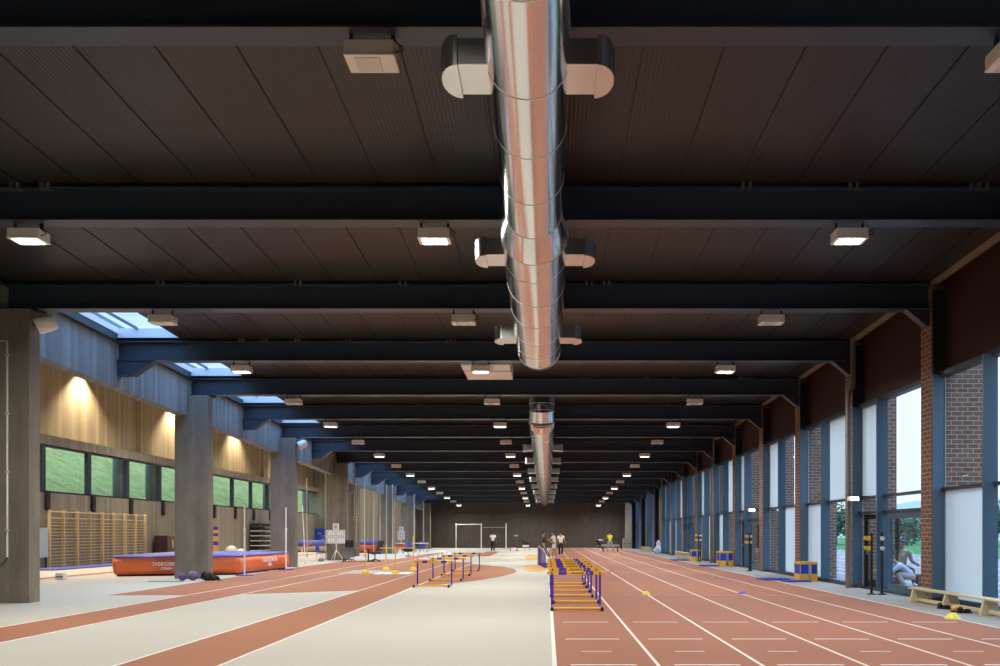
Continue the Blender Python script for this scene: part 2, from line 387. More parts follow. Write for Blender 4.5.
# ---- roof beams
def beam_profile(mb, y, x0, x1):
    z = zbeam(y); yc = y+.17
    t, hw, d = .028, .155, .56
    pts = [(yc-hw, z), (yc+hw, z), (yc+hw, z+t), (yc+.012, z+t), (yc+.012, z+d-t), (yc+hw, z+d-t), (yc+hw, z+d), (yc-hw, z+d), (yc-hw, z+d-t), (yc-.012, z+d-t), (yc-.012, z+t), (yc-hw, z+t)]
    mb.prism(pts, x0, x1, 'x')
LEFT_COLS = (3, 5, 7, 9, 12, 14, 16)
for k in range(0, 17):
    y = YK(k); z = zbeam(y)
    bm_ = empty('roof_beam', 'dark steel roof beam spanning the hall, %s beam counted from the camera' % ORD[k] if k else 'dark steel roof beam overhead behind the picture edge', 'beam', (0, y+.17, z), kind='structure')
    mb = MB(); beam_profile(mb, y, XE, 8.95); mb.xf(Matrix.Translation((0, -y-.17, -z))).build('girder', M['steel'], bm_)
    mb = MB(); mb.box(XE, 8.9, -.05, .05, .562, .62); mb.build('purlin_rail', M['rail'], bm_)
    rnd = random.Random(k); mb = MB()
    for i in range(6):
        x = rnd.uniform(-10, 8)
        for dx in (0, .12): mb.box(x+dx, x+dx+.05, -.165, -.085, .52, .66)
    mb.build('clip', mat('clip_steel', (.16, .14, .13), .5) if k == 0 else bpy.data.materials['clip_steel'], bm_)
    # right haunch down to the pier
    mb = MB(); mb.prism([(8.15, 0), (8.68, 0), (8.68, -.37), (8.6, -.37)], -.10, .10, 'y'); mb.build('haunch', M['steel'], bm_)
    if k >= 3 and k not in LEFT_COLS:
        mb = MB(); mb.prism([(XE+.01, 0), (XE+1.05, 0), (XE+.45, -.42), (XE+.01, -.42)], -.12, .12, 'y'); mb.build('haunch', M['steel'], bm_)
    elif k in LEFT_COLS:
        mb = MB(); mb.box(-12.25, -11.5, -.18, .18, -.06, -.001); mb.build('bearing_plate', M['black'], bm_)

# ---- left columns and edge beam
for n, k in enumerate(LEFT_COLS):
    y = YK(k)-.2; top = zbeam(y)-.065
    c = tag(MB().box(-12.70, -11.55, 0, .36, 0, top, .012, 1).build('concrete_column', M['concrete'], loc=(0, y, 0)),
            'broad grey board-marked concrete column on the left, %s one from the camera' % ORD[n+1], 'column', None, 'structure')
mb = MB(); mb.box(XE-.38, XE, Y0, Y1, EYE+4.93, EYE+6.75)
tag(mb.xf(SHEAR).build('wall_left_edge_beam', M['concrete_edge']), 'sloping concrete edge beam above the left columns', 'wall', None, 'structure')
# near left wall, aisle walls
tag(MB().box(-12.9, -12.5, Y0, 15.4, 0, 7.2).build('wall_left_near', M['concrete']), kind='structure')
tag(MB().box(-23.5, -12.5, 15.0, 15.4, 0, 10.6).build('wall_aisle_near', M['concrete_lower']), kind='structure')
tag(MB().box(-23.5, -12.72, 72.0, 72.4, 0, 10.6).build('wall_aisle_far', M['concrete_lower']), kind='structure')
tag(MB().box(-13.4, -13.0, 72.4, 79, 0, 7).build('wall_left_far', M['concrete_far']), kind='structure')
tag(MB().box(-13.95, -12.75, 50.2, 51.0, 0, 5.0).build('wall_aisle_core', mat_boards('core_concrete', (.10, .075, .05), (.16, .12, .085), .6, stain=.6)), 'brown concrete wall pier between the fourth and fifth columns', 'wall', None, 'structure')
tag(MB().box(-22.3, -21.9, 15.4, 72, 0, 3.33).build('wall_left', M['concrete_lower']), kind='structure')
tag(MB().box(-22.3, -21.9, 15.4, 72, 5.45, 5.87).build('wall_left_band', M['concrete_lower']), kind='structure')
mb = MB(); mb.box(-23.0, -22.45, 15.4, 72, 5.6, 10.7)
for y in (41.0, 58.8): mb.box(-22.45, -22.2, y, y+.9, 5.87, 10.0)
tag(mb.build('wall_left_upper', M['concrete_upper']), kind='structure')
# sloping aisle ceiling
mb = MB()
ys = [15.0+57.4*j/10 for j in range(11)]
def zais(x, y): return 10.6+(x+23.4)/10.8*(zdeck(y)+.2-10.6)
cols_ = [[mb.bm.verts.new((x, y, zais(x, y)+t)) for y in ys] for x, t in ((-23.4, 0), (-18, 0), (-12.6, 0), (-12.6, .15), (-18, .15), (-23.4, .15))]
for c0, c1 in zip(cols_, cols_[1:]+cols_[:1]):
    for j in range(10): mb.bm.faces.new((c0[j], c1[j], c1[j+1], c0[j+1]))
for j in (0, 10):
    mb.bm.faces.new((cols_[0][j], cols_[1][j], cols_[4][j], cols_[5][j])); mb.bm.faces.new((cols_[1][j], cols_[2][j], cols_[3][j], cols_[4][j]))
tag(mb.build('ceiling_aisle', mat('aisle_ceiling', (.22, .20, .17), .7)), kind='structure')
# left windows: one glazed unit between two mullions
MUL = [32.8+3.3*i for i in range(-4, 13)]
for i in range(len(MUL)-1):
    a, b_ = MUL[i], min(MUL[i+1], 72)
    if a > 71.5: break
    wn = empty('window_%d' % (i+1), 'clerestory window onto the grass bank above the left aisle, %s pane from the near end' % ORD[i+1], 'window', (0, a, 0), kind='structure')
    L = b_-a
    mb = MB(); mb.box(-22.2, -22.0, -.12, .12, 3.33, 5.45); mb.box(-22.2, -22.0, .12, L-.12, 3.33, 3.42); mb.box(-22.2, -22.0, .12, L-.12, 5.36, 5.45)
    mb.build('window_frame', M['frame'], wn)
    MB().box(-22.11, -22.10, .12, L-.12, 3.42, 5.36).build('pane', M['glass_green'], wn)
    if 32 < a < 60: MB().box(-21.9, -21.78, -.12, .12, 2.55, 3.42, .01, 1).build('bracket', M['black'], wn)
# ---- far and back walls
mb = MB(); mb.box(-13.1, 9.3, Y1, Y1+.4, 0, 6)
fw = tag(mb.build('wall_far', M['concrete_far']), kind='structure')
mb = MB()
for z in (2.2, 3.6): mb.box(-13, 9.2, Y1-.004, Y1, z, z+.03)
for i in range(-10, 9, 3): mb.box(i, i+.02, Y1-.004, Y1, 0, 5.9)
mb.build('joint_line', mat('joint', (.05, .042, .034), .8), fw)
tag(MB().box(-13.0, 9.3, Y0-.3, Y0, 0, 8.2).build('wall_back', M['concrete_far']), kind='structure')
tag(MB().box(8.15, 8.95, Y1-.35, Y1, 0, 5.2).build('wall_far_pilaster', M['concrete_pale']), kind='structure')

# ---- right glazed wall
def pier_mesh():
    return MB().box(XI, 9.95, 0, .48, 0, 1)
for k in range(0, 17):
    y = YK(k)
    p = empty('brick_pier', 'orange brick pier of the glazed wall, %s one counted from the camera' % ORD[k+1], 'pier', (0, y, 0), kind='structure')
    MB().box(XI, 9.95, 0, .48, 0, zbeam(y)+.5).build('brickwork', M['brick'], p)
    MB().box(XI+.005, XG, -.045, 0, .12, 5.13).build('blue_lining', M['fin'], p)
    MB().box(XI+.005, XG+.03, -.06, 0, 5.13, zbeam(y)+.4).build('dark_lining', M['black'], p)
mb = MB(); mb.box(XG+.0, XG+.25, Y0, Y1, 5.18, EYE+6.4)
tag(mb.build('wall_right', M['fascia']), 'dark maroon fascia above the glazing', 'wall', None, 'structure')
def bay_window(k, wi):
    y0 = YK(k)+.48; y1 = YK(k+1)-.045; L = y1-y0
    style = k % 3
    wn = empty('window_right_%d' % wi, 'tall glazed bay between brick piers with blue fins, %s bay from the camera' % ORD[k+1], 'window', (0, y0, 0), kind='structure')
    mid = L/2-.02 if style != 0 else .60*L
    mb = MB(); mb.box(XI+.005, XG, mid, mid+.05, .12, 5.13); mb.build('fin', M['fin'], wn)
    mb = MB(); mb.box(XG-.10, XG+.06, 0, L, 2.51, 2.58); mb.box(XG-.14, XG+.08, 0, L, 5.08, 5.19)
    if style != 0: mb.box(XG-.12, XG+.08, 0, L, 0, .12)
    else: mb.box(XG-.12, XG+.08, 0, L, 2.09, 2.16); mb.box(XG-.10, XG+.06, 0, L, 0, .05)
    mb.build('window_frame', M['frame'], wn)
    mb = MB(); mb.box(XG-.13, XG-.105, mid+.051, mid+.062, .12, 5.1); mb.box(XG-.02, XG+.0, L-.02, L-.005, .12, 5.1); mb.build('bead', mat('bead', (.3, .36, .4), .4) if k == 0 else bpy.data.materials['bead'], wn)
    # near pane = (0..mid), far pane = (mid..L)
    cl, fr = MB(), MB()
    def pane(t, a, b_, z0, z1): t.box(XG-.006, XG+.006, a, b_, z0, z1)
    N = (0.0, mid); F = (mid+.05, L)
    if style == 0:
        pane(cl, *N, 2.58, 5.08); pane(fr, *F, 2.58, 5.08); pane(cl, *N, 2.16, 2.51); pane(cl, *F, 2.16, 2.51); pane(cl, *N, .05, 2.09)
    elif style == 1:
        pane(fr, *N, 2.58, 5.08); pane(cl, *N, .12, 2.51); pane(cl, *F, 2.58, 5.08); pane(fr, *F, .12, 2.51)
    else:
        pane(cl, *N, 2.58, 5.08); pane(fr if k != 2 else cl, *N, .12, 2.51); pane(fr if k != 2 else cl, *F, 2.58, 5.08); pane(cl if k != 2 else fr, *F, .12, 2.51)
    cl.build('clear_pane', M['glass'], wn); fr.build('frosted_pane', M['frost'], wn)
    if style == 0 and k > 0:
        dn = ORD[k//3]
        # glazed leaf framed in blue, standing in the near pane
        d = empty('door_%d' % (2*(k//3)-1), 'blue framed glass door leaf in the %s doorway bay from the camera' % dn, 'door', (XG-.06, y0+.22, .05), kind='structure')
        a = mid-.40
        mb = MB(); mb.box(-.03, .03, 0, .16, 0, 2.03); mb.box(-.03, .03, a-.16, a, 0, 2.03); mb.box(-.03, .03, .16, a-.16, 1.88, 2.03); mb.box(-.03, .03, .16, a-.16, 0, .2)
        mb.build('door_frame', M['fin'], d)
        MB().box(-.006, .006, .16, a-.16, .2, 1.88).build('pane', M['glass'], d)
        # dark leaf standing open in the far pane
        d = empty('door_%d' % (2*(k//3)), 'black framed glass door standing ajar in the %s doorway bay' % dn, 'door', (XG+.05, y0+L-.06, .03), kind='structure')
        wdt = 1.12
        mb = MB(); mb.box(0, .13, -.05, 0, 0, 2.05); mb.box(wdt-.13, wdt, -.05, 0, 0, 2.05); mb.box(.13, wdt-.13, -.05, 0, 1.92, 2.05); mb.box(.13, wdt-.13, -.05, 0, 0, .22)
        mb.build('door_frame', M['black'], d)
        MB().box(.13, wdt-.13, -.03, -.02, .22, 1.92).build('pane', M['glass'], d)
        h = MB().tube([(.1, -.10, .98), (.55, -.12, 1.0), (1.0, -.10, .98)], .02, 8); h.box(.08, .14, -.11, -.04, .93, 1.05); h.box(.98, 1.04, -.11, -.04, .93, 1.05)
        h.build('push_bar', mat('green_bar', (.02, .10, .06), .4) if k == 3 else bpy.data.materials['green_bar'], d)
        d.rotation_euler = (0, 0, math.radians(-62))
for i, k in enumerate(range(0, 17)): bay_window(k, i+1)

# downpipes on the right piers
for n, k in enumerate((4, 8, 12)):
    y = YK(k)-.02; zt = zdeck(y)-.02
    o = tag(MB().tube([(8.66, y-.11, zt), (8.66, y-.11, zbeam(y)-.75), (8.52, y-.11, zbeam(y)-.98), (8.52, y-.11, .0)], .072, 14).build('downpipe', M['pipe']),
        'grey downpipe in front of a brick pier, %s one from the camera' % ORD[n+1], 'pipe', 'downpipes on the glazed wall')
    for z in (.9, 2.6, 4.3): MB().tube([(8.52, y-.11, z), (8.52, y-.11, z+.05)], .085, 14).build('clamp', M['pipe'], o)
# ------------------------------------------------------------------ ducts
def duct_tube(name, path, radii, parent, m):
    return MB().tube(path, radii, 48, True).build(name, m, parent)
def seam_ring(par, c, axis, r, wid=.014):
    a = Vector(axis).normalized(); c = Vector(c)
    MB().tube([c-a*wid/2, c+a*wid/2], r+.003, 48, True).build('seam_band', M['seam_metal'], par)
XD = -.19
def dz(y, h): return EYE+h-SLOPE*y
def nozzle(parent, y, z, side, r):
    x0 = side*(r*.55); x1 = side*(r+.27)
    mb = MB()
    mb.box(min(x0, x1), max(x0, x1), -.25, .25, -.13, .13, .006, 1)
    o = mb.build('nozzle_box', M['galv_box'], parent, (XD, y, z))
    pts = [(x1, -.30), (x1, .30)]
    n = 14
    arc = [(x1+side*.18*math.sin(PI*i/n), .28*math.cos(PI*i/n)) for i in range(n+1)]
    mb = MB(); mb.prism(arc, -.15, .15, 'z')
    mb.bm.normal_update()
    cap = mb.build('nozzle_cap', M['galv_box'], o)
    mb = MB()
    g = [(x1+side*.186*math.sin(PI*t), .286*math.cos(PI*t)) for t in [.36+.28*i/8 for i in range(9)]]
    g2 = [(x1+side*.17*math.sin(PI*t), .27*math.cos(PI*t)) for t in [.64-.28*i/8 for i in range(9)]]
    mb.prism(g+g2, -.11, .11, 'z'); mb.build('grille', M['black'], cap)
def arc_pts(y, z, R, n, up_dir):
    """gored 90 degree elbow from horizontal (along +y*up_dir) to vertical"""
    return [(XD, y+up_dir*R*math.sin(PI/2*i/n), z+R*(1-math.cos(PI/2*i/n))) for i in range(n+1)]
d1 = empty('ventilation_duct', 'large shiny round ventilation duct overhead, nearer one with an upturned far end', 'duct', (0, 0, 0))
H1 = 4.94; R1, R2 = .41, .51
duct_tube('narrow_run', [(XD, Y0+.05, dz(Y0, H1)), (XD, 10.6, dz(10.6, H1))], R1, d1, M['galv'])
duct_tube('reducer', [(XD, 10.6, dz(10.6, H1)), (XD, 10.85, dz(10.85, H1)), (XD, 11.3, dz(11.3, H1))], [R1, R1+.05, R2], d1, M['galv'])
duct_tube('wide_run', [(XD, 11.3, dz(11.3, H1)), (XD, 17.4, dz(17.4, H1))], R2, d1, M['galv'])
ze = dz(17.4, H1)
def gored(pts, r, parent):
    for a, b_ in zip(pts, pts[1:]):
        a, b_ = Vector(a), Vector(b_); t = (b_-a).normalized()
        duct_tube('elbow_gore', [a-t*r*.16, b_+t*r*.16], r, parent, M['galv'])
gored(arc_pts(17.4, ze, .78, 5, 1), R2, d1)
duct_tube('riser', [(XD, 18.18, ze+.70), (XD, 18.18, zdeck(18.2)-.02)], R2, d1, M['galv'])
DD = d1
for y in (-.4, .9, 2.2, 3.5, 4.8, 6.1, 7.4, 8.5, 9.6, 10.6): seam_ring(DD, (XD, y, dz(y, H1)), (0, 1, -SLOPE), R1)
for y in (11.3, 12.05, 13.2, 14.4, 15.6, 16.6, 17.4): seam_ring(DD, (XD, y, dz(y, H1)), (0, 1, -SLOPE), R2)
ep = arc_pts(17.4, ze, .78, 5, 1)
for i in range(1, 5): seam_ring(DD, ep[i], Vector(ep[i+1])-Vector(ep[i-1]), R2)
for k in (1, 2, 3):
    y = YK(k)-.46
    for s in (-1, 1): nozzle(d1, y, dz(y, H1), s, R1 if k == 1 else R2)
d2 = empty('ventilation_duct', 'shiny round ventilation duct farther down the hall, tapering and lined with many side nozzles', 'duct', (0, 0, 0))
H2 = 5.08; YR = 27.25; RR = .32; r0 = .48
zs = dz(YR+RR, H2)
el = [(XD, YR+RR-RR*math.sin(PI/2*i/2), zs+RR*(1-math.cos(PI/2*i/2))) for i in range(3)]
gored(el, r0, d2)
duct_tube('riser', [(XD, YR, zs+RR-.05), (XD, YR, zdeck(YR)-.02)], r0, d2, M['galv'])
steps = [(YR+RR, .48), (YK(8)+.4, .48), (YK(9)+.4, .47), (YK(10)+.4, .45), (YK(11)+.4, .42), (YK(12)+.4, .38), (YK(13)+.4, .34), (YK(14)+.6, .30)]
for (ya, ra), (yb, rb) in zip(steps, steps[1:]):
    yk = yb-(.5 if abs(ra-rb) > .001 else 0)
    duct_tube('duct_run', [(XD, ya, dz(ya, H2)), (XD, yk, dz(yk, H2))], ra, d2, M['galv'])
    if yk < yb: duct_tube('reducer', [(XD, yk, dz(yk, H2)), (XD, yb, dz(yb, H2))], [ra, rb], d2, M['galv'])
DD = d2
for i in range(1, 2): seam_ring(DD, el[i], Vector(el[i+1])-Vector(el[i-1]), r0)
seam_ring(DD, (XD, YR, zs+RR), (0, 0, 1), r0); seam_ring(DD, (XD, YR, zs+RR+.25), (0, 0, 1), r0)
for ya, ra in steps[:-1]:
    seam_ring(DD, (XD, ya+.02, dz(ya, H2)), (0, 1, -SLOPE), ra); seam_ring(DD, (XD, ya+2, dz(ya+2, H2)), (0, 1, -SLOPE), ra)
for k in range(7, 15):
    y = YK(k)-.4
    rad = [r for ya, r in steps if ya <= y][-1]
    for s in (-1, 1): nozzle(d2, y, dz(y, H2)+.02, s, rad)

# ------------------------------------------------------------------ luminaires under every beam, every other row burning
def make_luminaire(lit):
    r = empty('floodlight', 'x', 'light')
    mb = MB(); mb.box(-.265, .265, -.155, .155, -.29, -.125, .012, 2); h = mb.build('housing', M['cream'], r)
    mb = MB(); mb.box(-.27, .27, -.16, .16, -.30, -.275, .006, 1); mb.build('bezel', M['cream'], h)
    MB().box(-.20 if lit else -.17, .20 if lit else .10, -.12, .12, -.308, -.296).build('lens', M['lamp_on'] if lit else M['lamp_off'], r)
    for s in (-1, 1):
        b = MB(); b.box(s*.225-.016, s*.225+.016, -.02, .02, -.13, -.001); b.box(s*.225-.03, s*.225+.03, -.05, .05, -.14, -.115); b.build('bracket', M['black'], r)
    MB().tube([(.25, -.10, -.05), (.29, -.12, -.15), (.36, -.12, -.19), (.36, -.12, -.23), (.27, -.10, -.24)], .008, 6).build('cable', M['black'], r)
    if lit:
        L = bpy.data.lights.new('lamp', 'AREA'); L.shape = 'RECTANGLE'; L.size = .38; L.size_y = .24; L.energy = LAMP_W; L.color = (1, .96, .90)
        L.spread = math.radians(165)
        lo = bpy.data.objects.new('lamp', L); COL.objects.link(lo); lo.parent = r; lo.location = (0, 0, -.316)
    return r
LIT, OFF = make_luminaire(True), make_luminaire(False)
first = {True: LIT, False: OFF}; used = {True: False, False: False}
ROWS = (('left', -8.66), ('middle', -1.90), ('right', 5.0))
for k in range(0, 17):
    lit = k % 2 == 0
    for nm, x in ROWS:
        if k == 1 and nm == 'left': pass
        src = first[lit]; o = src if not used[lit] else copy_tree(src); used[lit] = True
        o.location = (x+{'left': -.10, 'right': .11}.get(nm, 0), YK(k)+.17, zbeam(YK(k)))
        o['label'] = ('lit' if lit else 'unlit')+' cream box floodlight under the %s beam from the camera, %s row' % (ORD[k] if k else 'overhead', nm)
        o['group'] = 'box floodlights under the roof beams'
ac = empty('ceiling_unit', 'cream flat ceiling unit behind the lit middle floodlight of the fourth beam', 'air unit', (-1.78, YK(4)+.45, zbeam(YK(4)+.5)))
MB().box(-.74, .70, 0, 2.05, -.02, .35, .02, 2).build('casing', M['cream'], ac)
mb = MB(); mb.box(-.75, .71, .75, .78, -.03, .1); mb.build('joint_strip', M['black'], ac)
mb = MB()
for x in (-.6, .56): mb.box(x, x+.04, .2, .24, .34, .6); mb.box(x, x+.04, 1.8, 1.84, .34, .6)
mb.build('hanger', M['black'], ac)
# wall washers of the side aisle
for i, y in enumerate((27.2, 36.05, 44.9, 53.8, 62.6)):
    t = empty('downlight', 'recessed downlight washing the warm upper left wall, %s from the near end' % ORD[i+1], 'light', (-21.95, y, 9.80), group='wall washers over the left aisle')
    MB().lathe([(.0, .10), (.11, .10), (.11, -.04), (.13, -.05), (.10, -.05), (.09, .04)], 20).build('housing', M['cream'], t)
    L = bpy.data.lights.new('lamp', 'SPOT'); L.energy = WASH_W; L.spot_size = math.radians(104); L.spot_blend = .7; L.color = (1, .85, .62); L.shadow_soft_size = .05
    lo = bpy.data.objects.new('lamp', L); COL.objects.link(lo); lo.parent = t; lo.location = (0, 0, -.08)
    lo.rotation_euler = (0, math.radians(-12), 0)
for i, y in enumerate((27.5, 38.5, 49.5, 60.5, 68.0)):  # added floodlights, hidden by the edge beam, to brighten the aisle
    o = copy_tree(LIT); o.location = (-17.6, y, zais(-17.6, y)-.16)
    o['label'] = 'added unseen fill floodlight under the sloping aisle ceiling, %s from the near end' % ORD[i+1]; o['group'] = 'added fill lights of the left aisle'
# horn speakers on the columns
for lab, k in (('cream drum loudspeaker at the head of the nearest left column', 3), ('cream drum loudspeaker at the head of the third left column', 7)):
    y = YK(k)-.05
    t = empty('loudspeaker', lab, 'loudspeaker', (-11.28, y, zbeam(y)-.36), group=None)
    MB().lathe([(0, -.2), (.17, -.2), (.19, -.17), (.19, .12), (.15, .2), (0, .2)], 24).xf(Matrix.Rotation(math.radians(62), 4, 'Y') @ Matrix.Rotation(math.radians(-25), 4, 'X')).build('drum', M['cream'], t)
    MB().box(-.262, -.12, -.03, .03, -.03, .03).build('bracket', M['black'], t)

# ------------------------------------------------------------------ hurdles
def lettering(mb, word, x0, x1, z0, z1, y):
    """small block letters cut as strokes, standing on the face y"""
    G = {'B': ['110', '101', '110', '101', '110'], 'E': ['111', '100', '110', '100', '111'], 'R': ['110', '101', '110', '101', '101'],
         'G': ['111', '100', '101', '101', '111'], 'N': ['101', '111', '111', '111', '101'], 'K': ['101', '101', '110', '101', '101'], 'Z': ['111', '001', '010', '100', '111']}
    n = len(word); cw = (x1-x0)/n
    for i, ch in enumerate(word):
        for r, row in enumerate(G[ch]):
            for c, v in enumerate(row):
                if v == '1':
                    px = cw*.78/3; a = x0+i*cw+c*px; zt = z1-(z1-z0)*r/5
                    mb.box(a, a+px, y-.0022, y+.001, zt-(z1-z0)/5, zt)
def make_hurdle(h, blocks, text, width=1.2):
    r = empty('hurdle', 'x', 'hurdle'); wd = width/2; leg = .62
    # uprights at y=0, feet point towards -y, cross tube at the feet ends
    for s in (-1, 1):
        MB().box(s*(wd-.10)-.022, s*(wd-.10)+.022, -.015, .015, .03, h-.01, .006, 1).build('upright', M['violet'], r)
        f = MB().box(s*(wd-.10)-.022, s*(wd-.10)+.022, -leg, .04, .025, .065, .006, 1).build('foot', M['violet'], r)
        MB().box(s*(wd-.10)-.03, s*(wd-.10)+.03, -leg-.045, -leg+.03, .0, .075, .008, 1).build('foot_cap', M['black'], f)
    MB().tube([(-wd+.13, -leg-.005, .05), (wd-.13, -leg-.005, .05)], .026, 10).build('cross_tube', M['yellow'], r)
    bar = MB().box(-wd, wd, -.036, -.016, h-.07, h, .006, 1).build('top_bar', M['yellow'], r)
    for a, b_ in blocks: MB().box(a*width-wd, b_*width-wd, -.0385, -.014, h-.071, h+.001).build('colour_block', M['violet'], bar)
    mb = MB()
    for s in (-1, 1): mb.tube([(s*(wd-.10), -.043, h-.035), (s*(wd-.10), -.03, h-.035)], .02, 8)
    mb.build('bolt', M['black'], bar)
    if text:
        mb = MB(); lettering(mb, 'BERGEN', width*.42-wd, width*.64-wd, h-.052, h-.022, -.0365); mb.build('lettering', M['black'], bar)
        mb = MB(); mb.tube([(width*.72-wd, -.0405, h-.035), (width*.72-wd, -.037, h-.035)], .013, 10); mb.build('white_dot', M['white'], bar)
    return r
proto = make_hurdle(.76, ((.20, .34), (.67, .80)), True)
rows = [14.98, 16.55, 18.1, 19.6, 21.2, 22.5]
for i, y in enumerate(rows):
    o = proto if i == 0 else copy_tree(proto)
    o.location = (.60+[0, .03, .0, .01, .01, .0][i], y+.62, .004); o.rotation_euler = (0, 0, math.radians([0, .6, -.4, .3, -.3, .2][i]))
    o['label'] = 'yellow and violet hurdle in the first lane, %s in its row from the camera' % ORD[i+1]; o['group'] = 'hurdles along the first lane'
proto2 = make_hurdle(.74, ((.20, .33), (.66, .79)), False)
for i, (x, y) in enumerate(((-3.30, 21.4), (-3.28, 24.25), (-3.32, 27.2), (-3.30, 30.4))):
    o = proto2 if i == 0 else copy_tree(proto2)
    o.location = (x, y+.62, .006)
    o['label'] = 'yellow and violet hurdle on the grey floor beside the runway, %s from camera' % ORD[i+1]; o['group'] = 'hurdles beside the runway'
proto3 = make_hurdle(.90, ((.2, .33), (.67, .8)), False)
for i in range(9):
    o = proto3 if i == 0 else copy_tree(proto3)
    t = i/8
    o.location = (-.08-.34*t, 33.7+3.3*t, .004); o.rotation_euler = (0, 0, math.radians(88)); o.scale = (1, 1, .70+.34*t)
    o['label'] = 'violet hurdle turned sideways in the tight pack beyond the first lane, %s in the pack' % ORD[i+1]; o['group'] = 'hurdles packed together sideways'
# small pale hurdles far down the runway
def make_mini():
    r = empty('mini_hurdle', 'x', 'hurdle')
    for s in (-1, 1): MB().tube([(s*.45, 0, .01), (s*.45, 0, .34)], .02, 8).build('upright', M['c_grey'], r); MB().box(s*.45-.02, s*.45+.02, -.15, .15, 0, .03).build('foot', M['violet'], r)
    MB().tube([(-.45, 0, .33), (.45, 0, .33)], .022, 8).build('top_bar', M['white'], r)
    return r
mini = make_mini()
for i, (x, y) in enumerate(((-7.2, 44.5), (-6.9, 46.5), (-6.6, 48.5), (-6.3, 50.5), (-6.0, 52.5))):
    o = mini if i == 0 else copy_tree(mini); o.location = (x, y, .005)
    o['label'] = 'small white training hurdle far down between the runways, %s of five' % ORD[i+1]; o['group'] = 'small white hurdles'

# ------------------------------------------------------------------ jumping mats
def landing_mat(name, label, foot, h, top_t, front_m, top_m):
    """foot: outline corners counter-clockwise"""
    cx = sum(p[0] for p in foot)/len(foot); cy = sum(p[1] for p in foot)/len(foot)
    r = empty(name, label, 'mat', (cx, cy, 0))
    pts = [(x-cx, y-cy) for x, y in foot]
    mb = MB(); mb.prism(pts, .07, h-top_t, 'z')
    bmesh.ops.bevel(mb.bm, geom=mb.bm.edges[:], offset=.05, segments=3, affect='EDGES')
    for _ in range(3): bmesh.ops.subdivide_edges(mb.bm, edges=[e for e in mb.bm.edges if e.calc_length() > .45], cuts=2, use_grid_fill=True)
    for v in mb.bm.verts:
        if v.co.z > .12:
            v.co.x += .02*math.sin(v.co.y*3.1+v.co.z*6); v.co.y += .025*math.sin(v.co.x*2.7+v.co.z*7)
    for f in mb.bm.faces: f.smooth = True
    body = mb.build('cover', front_m, r)
    mb = MB(); mb.prism([(x*.995, y*.995) for x, y in pts], h-top_t+.0, h, 'z')
    bmesh.ops.bevel(mb.bm, geom=mb.bm.edges[:], offset=.04, segments=3, affect='EDGES')
    for f in mb.bm.faces: f.smooth = True
    mb.build('top_sheet', top_m, r)
    mb = MB(); mb.prism([(x*.96, y*.96) for x, y in pts], .0, .075, 'z'); mb.build('pallet_shadow', M['black'], r)  # black base: pallet and the shadow gap under the mat, both in the colour
    return r, body, (cx, cy)
FOOT = [(-15.5, 26.75), (-11.5, 27.95), (-11.28, 32.9), (-16.2, 33.6)]
mt, body, (mcx, mcy) = landing_mat('high_jump_mat', 'orange high jump landing mat with blue top behind the second column', FOOT, .76, .10, M['orange'], M['bluetop'])
def text(s, size, loc, rot, m, parent, name='lettering', ext=.003, sx=1.0):
    cu = bpy.data.curves.new(name, 'FONT'); cu.body = s; cu.size = size; cu.extrude = ext; cu.align_x = 'CENTER'; cu.align_y = 'CENTER'; cu.offset = size*.02
    cu.materials.append(m)
    o = bpy.data.objects.new(name, cu); COL.objects.link(o); o.location = loc; o.rotation_euler = rot; o.scale = (sx, 1, 1)
    dg = bpy.context.evaluated_depsgraph_get(); me = bpy.data.meshes.new_from_object(o.evaluated_get(dg)); bpy.data.objects.remove(o)
    o = bpy.data.objects.new(name, me); COL.objects.link(o); o.parent = parent; o.location = loc; o.rotation_euler = rot; o.scale = (sx, 1, 1)
    return o
fd = Vector((FOOT[1][0]-FOOT[0][0], FOOT[1][1]-FOOT[0][1])); fa = math.atan2(fd.y, fd.x); fn = Vector((fd.y, -fd.x)).normalized()
def on_front(t, z): p = Vector((FOOT[0][0], FOOT[0][1]))+fd*t+fn*.05; return (p.x-mcx, p.y-mcy, z)
text('FABRIGIMNA', .20, on_front(.42, .43), (PI/2, 0, fa), M['white'], mt, sx=.78)
text('DIMA', .14, on_front(.42, .27), (PI/2, 0, fa), M['white'], mt, sx=1.1)
rd = Vector((FOOT[2][0]-FOOT[1][0], FOOT[2][1]-FOOT[1][1])); ra = math.atan2(rd.y, rd.x); rn = Vector((rd.y, -rd.x)).normalized()
def on_right(t, z): p = Vector((FOOT[1][0], FOOT[1][1]))+rd*t+rn*.05; return (p.x-mcx, p.y-mcy, z)
text('FABRIGIMNA', .26, on_right(.55, .47), (PI/2, 0, ra), M['white'], mt)
text('DIMA', .18, on_right(.55, .28), (PI/2, 0, ra), M['white'], mt)
landing_mat('landing_mat', 'blue topped landing mat with tan edge deep in the left aisle', [(-20.5, 60.6), (-17.9, 60.6), (-17.7, 64.5), (-20.7, 64.5)], .95, .45, M['tan'], M['matblue'])
landing_mat('landing_mat', 'red and blue landing mat beyond the desk with the office chairs', [(-15.0, 58.6), (-13.2, 58.4), (-12.9, 63), (-15.4, 63)], 1.0, .35, M['red'], M['matblue'])
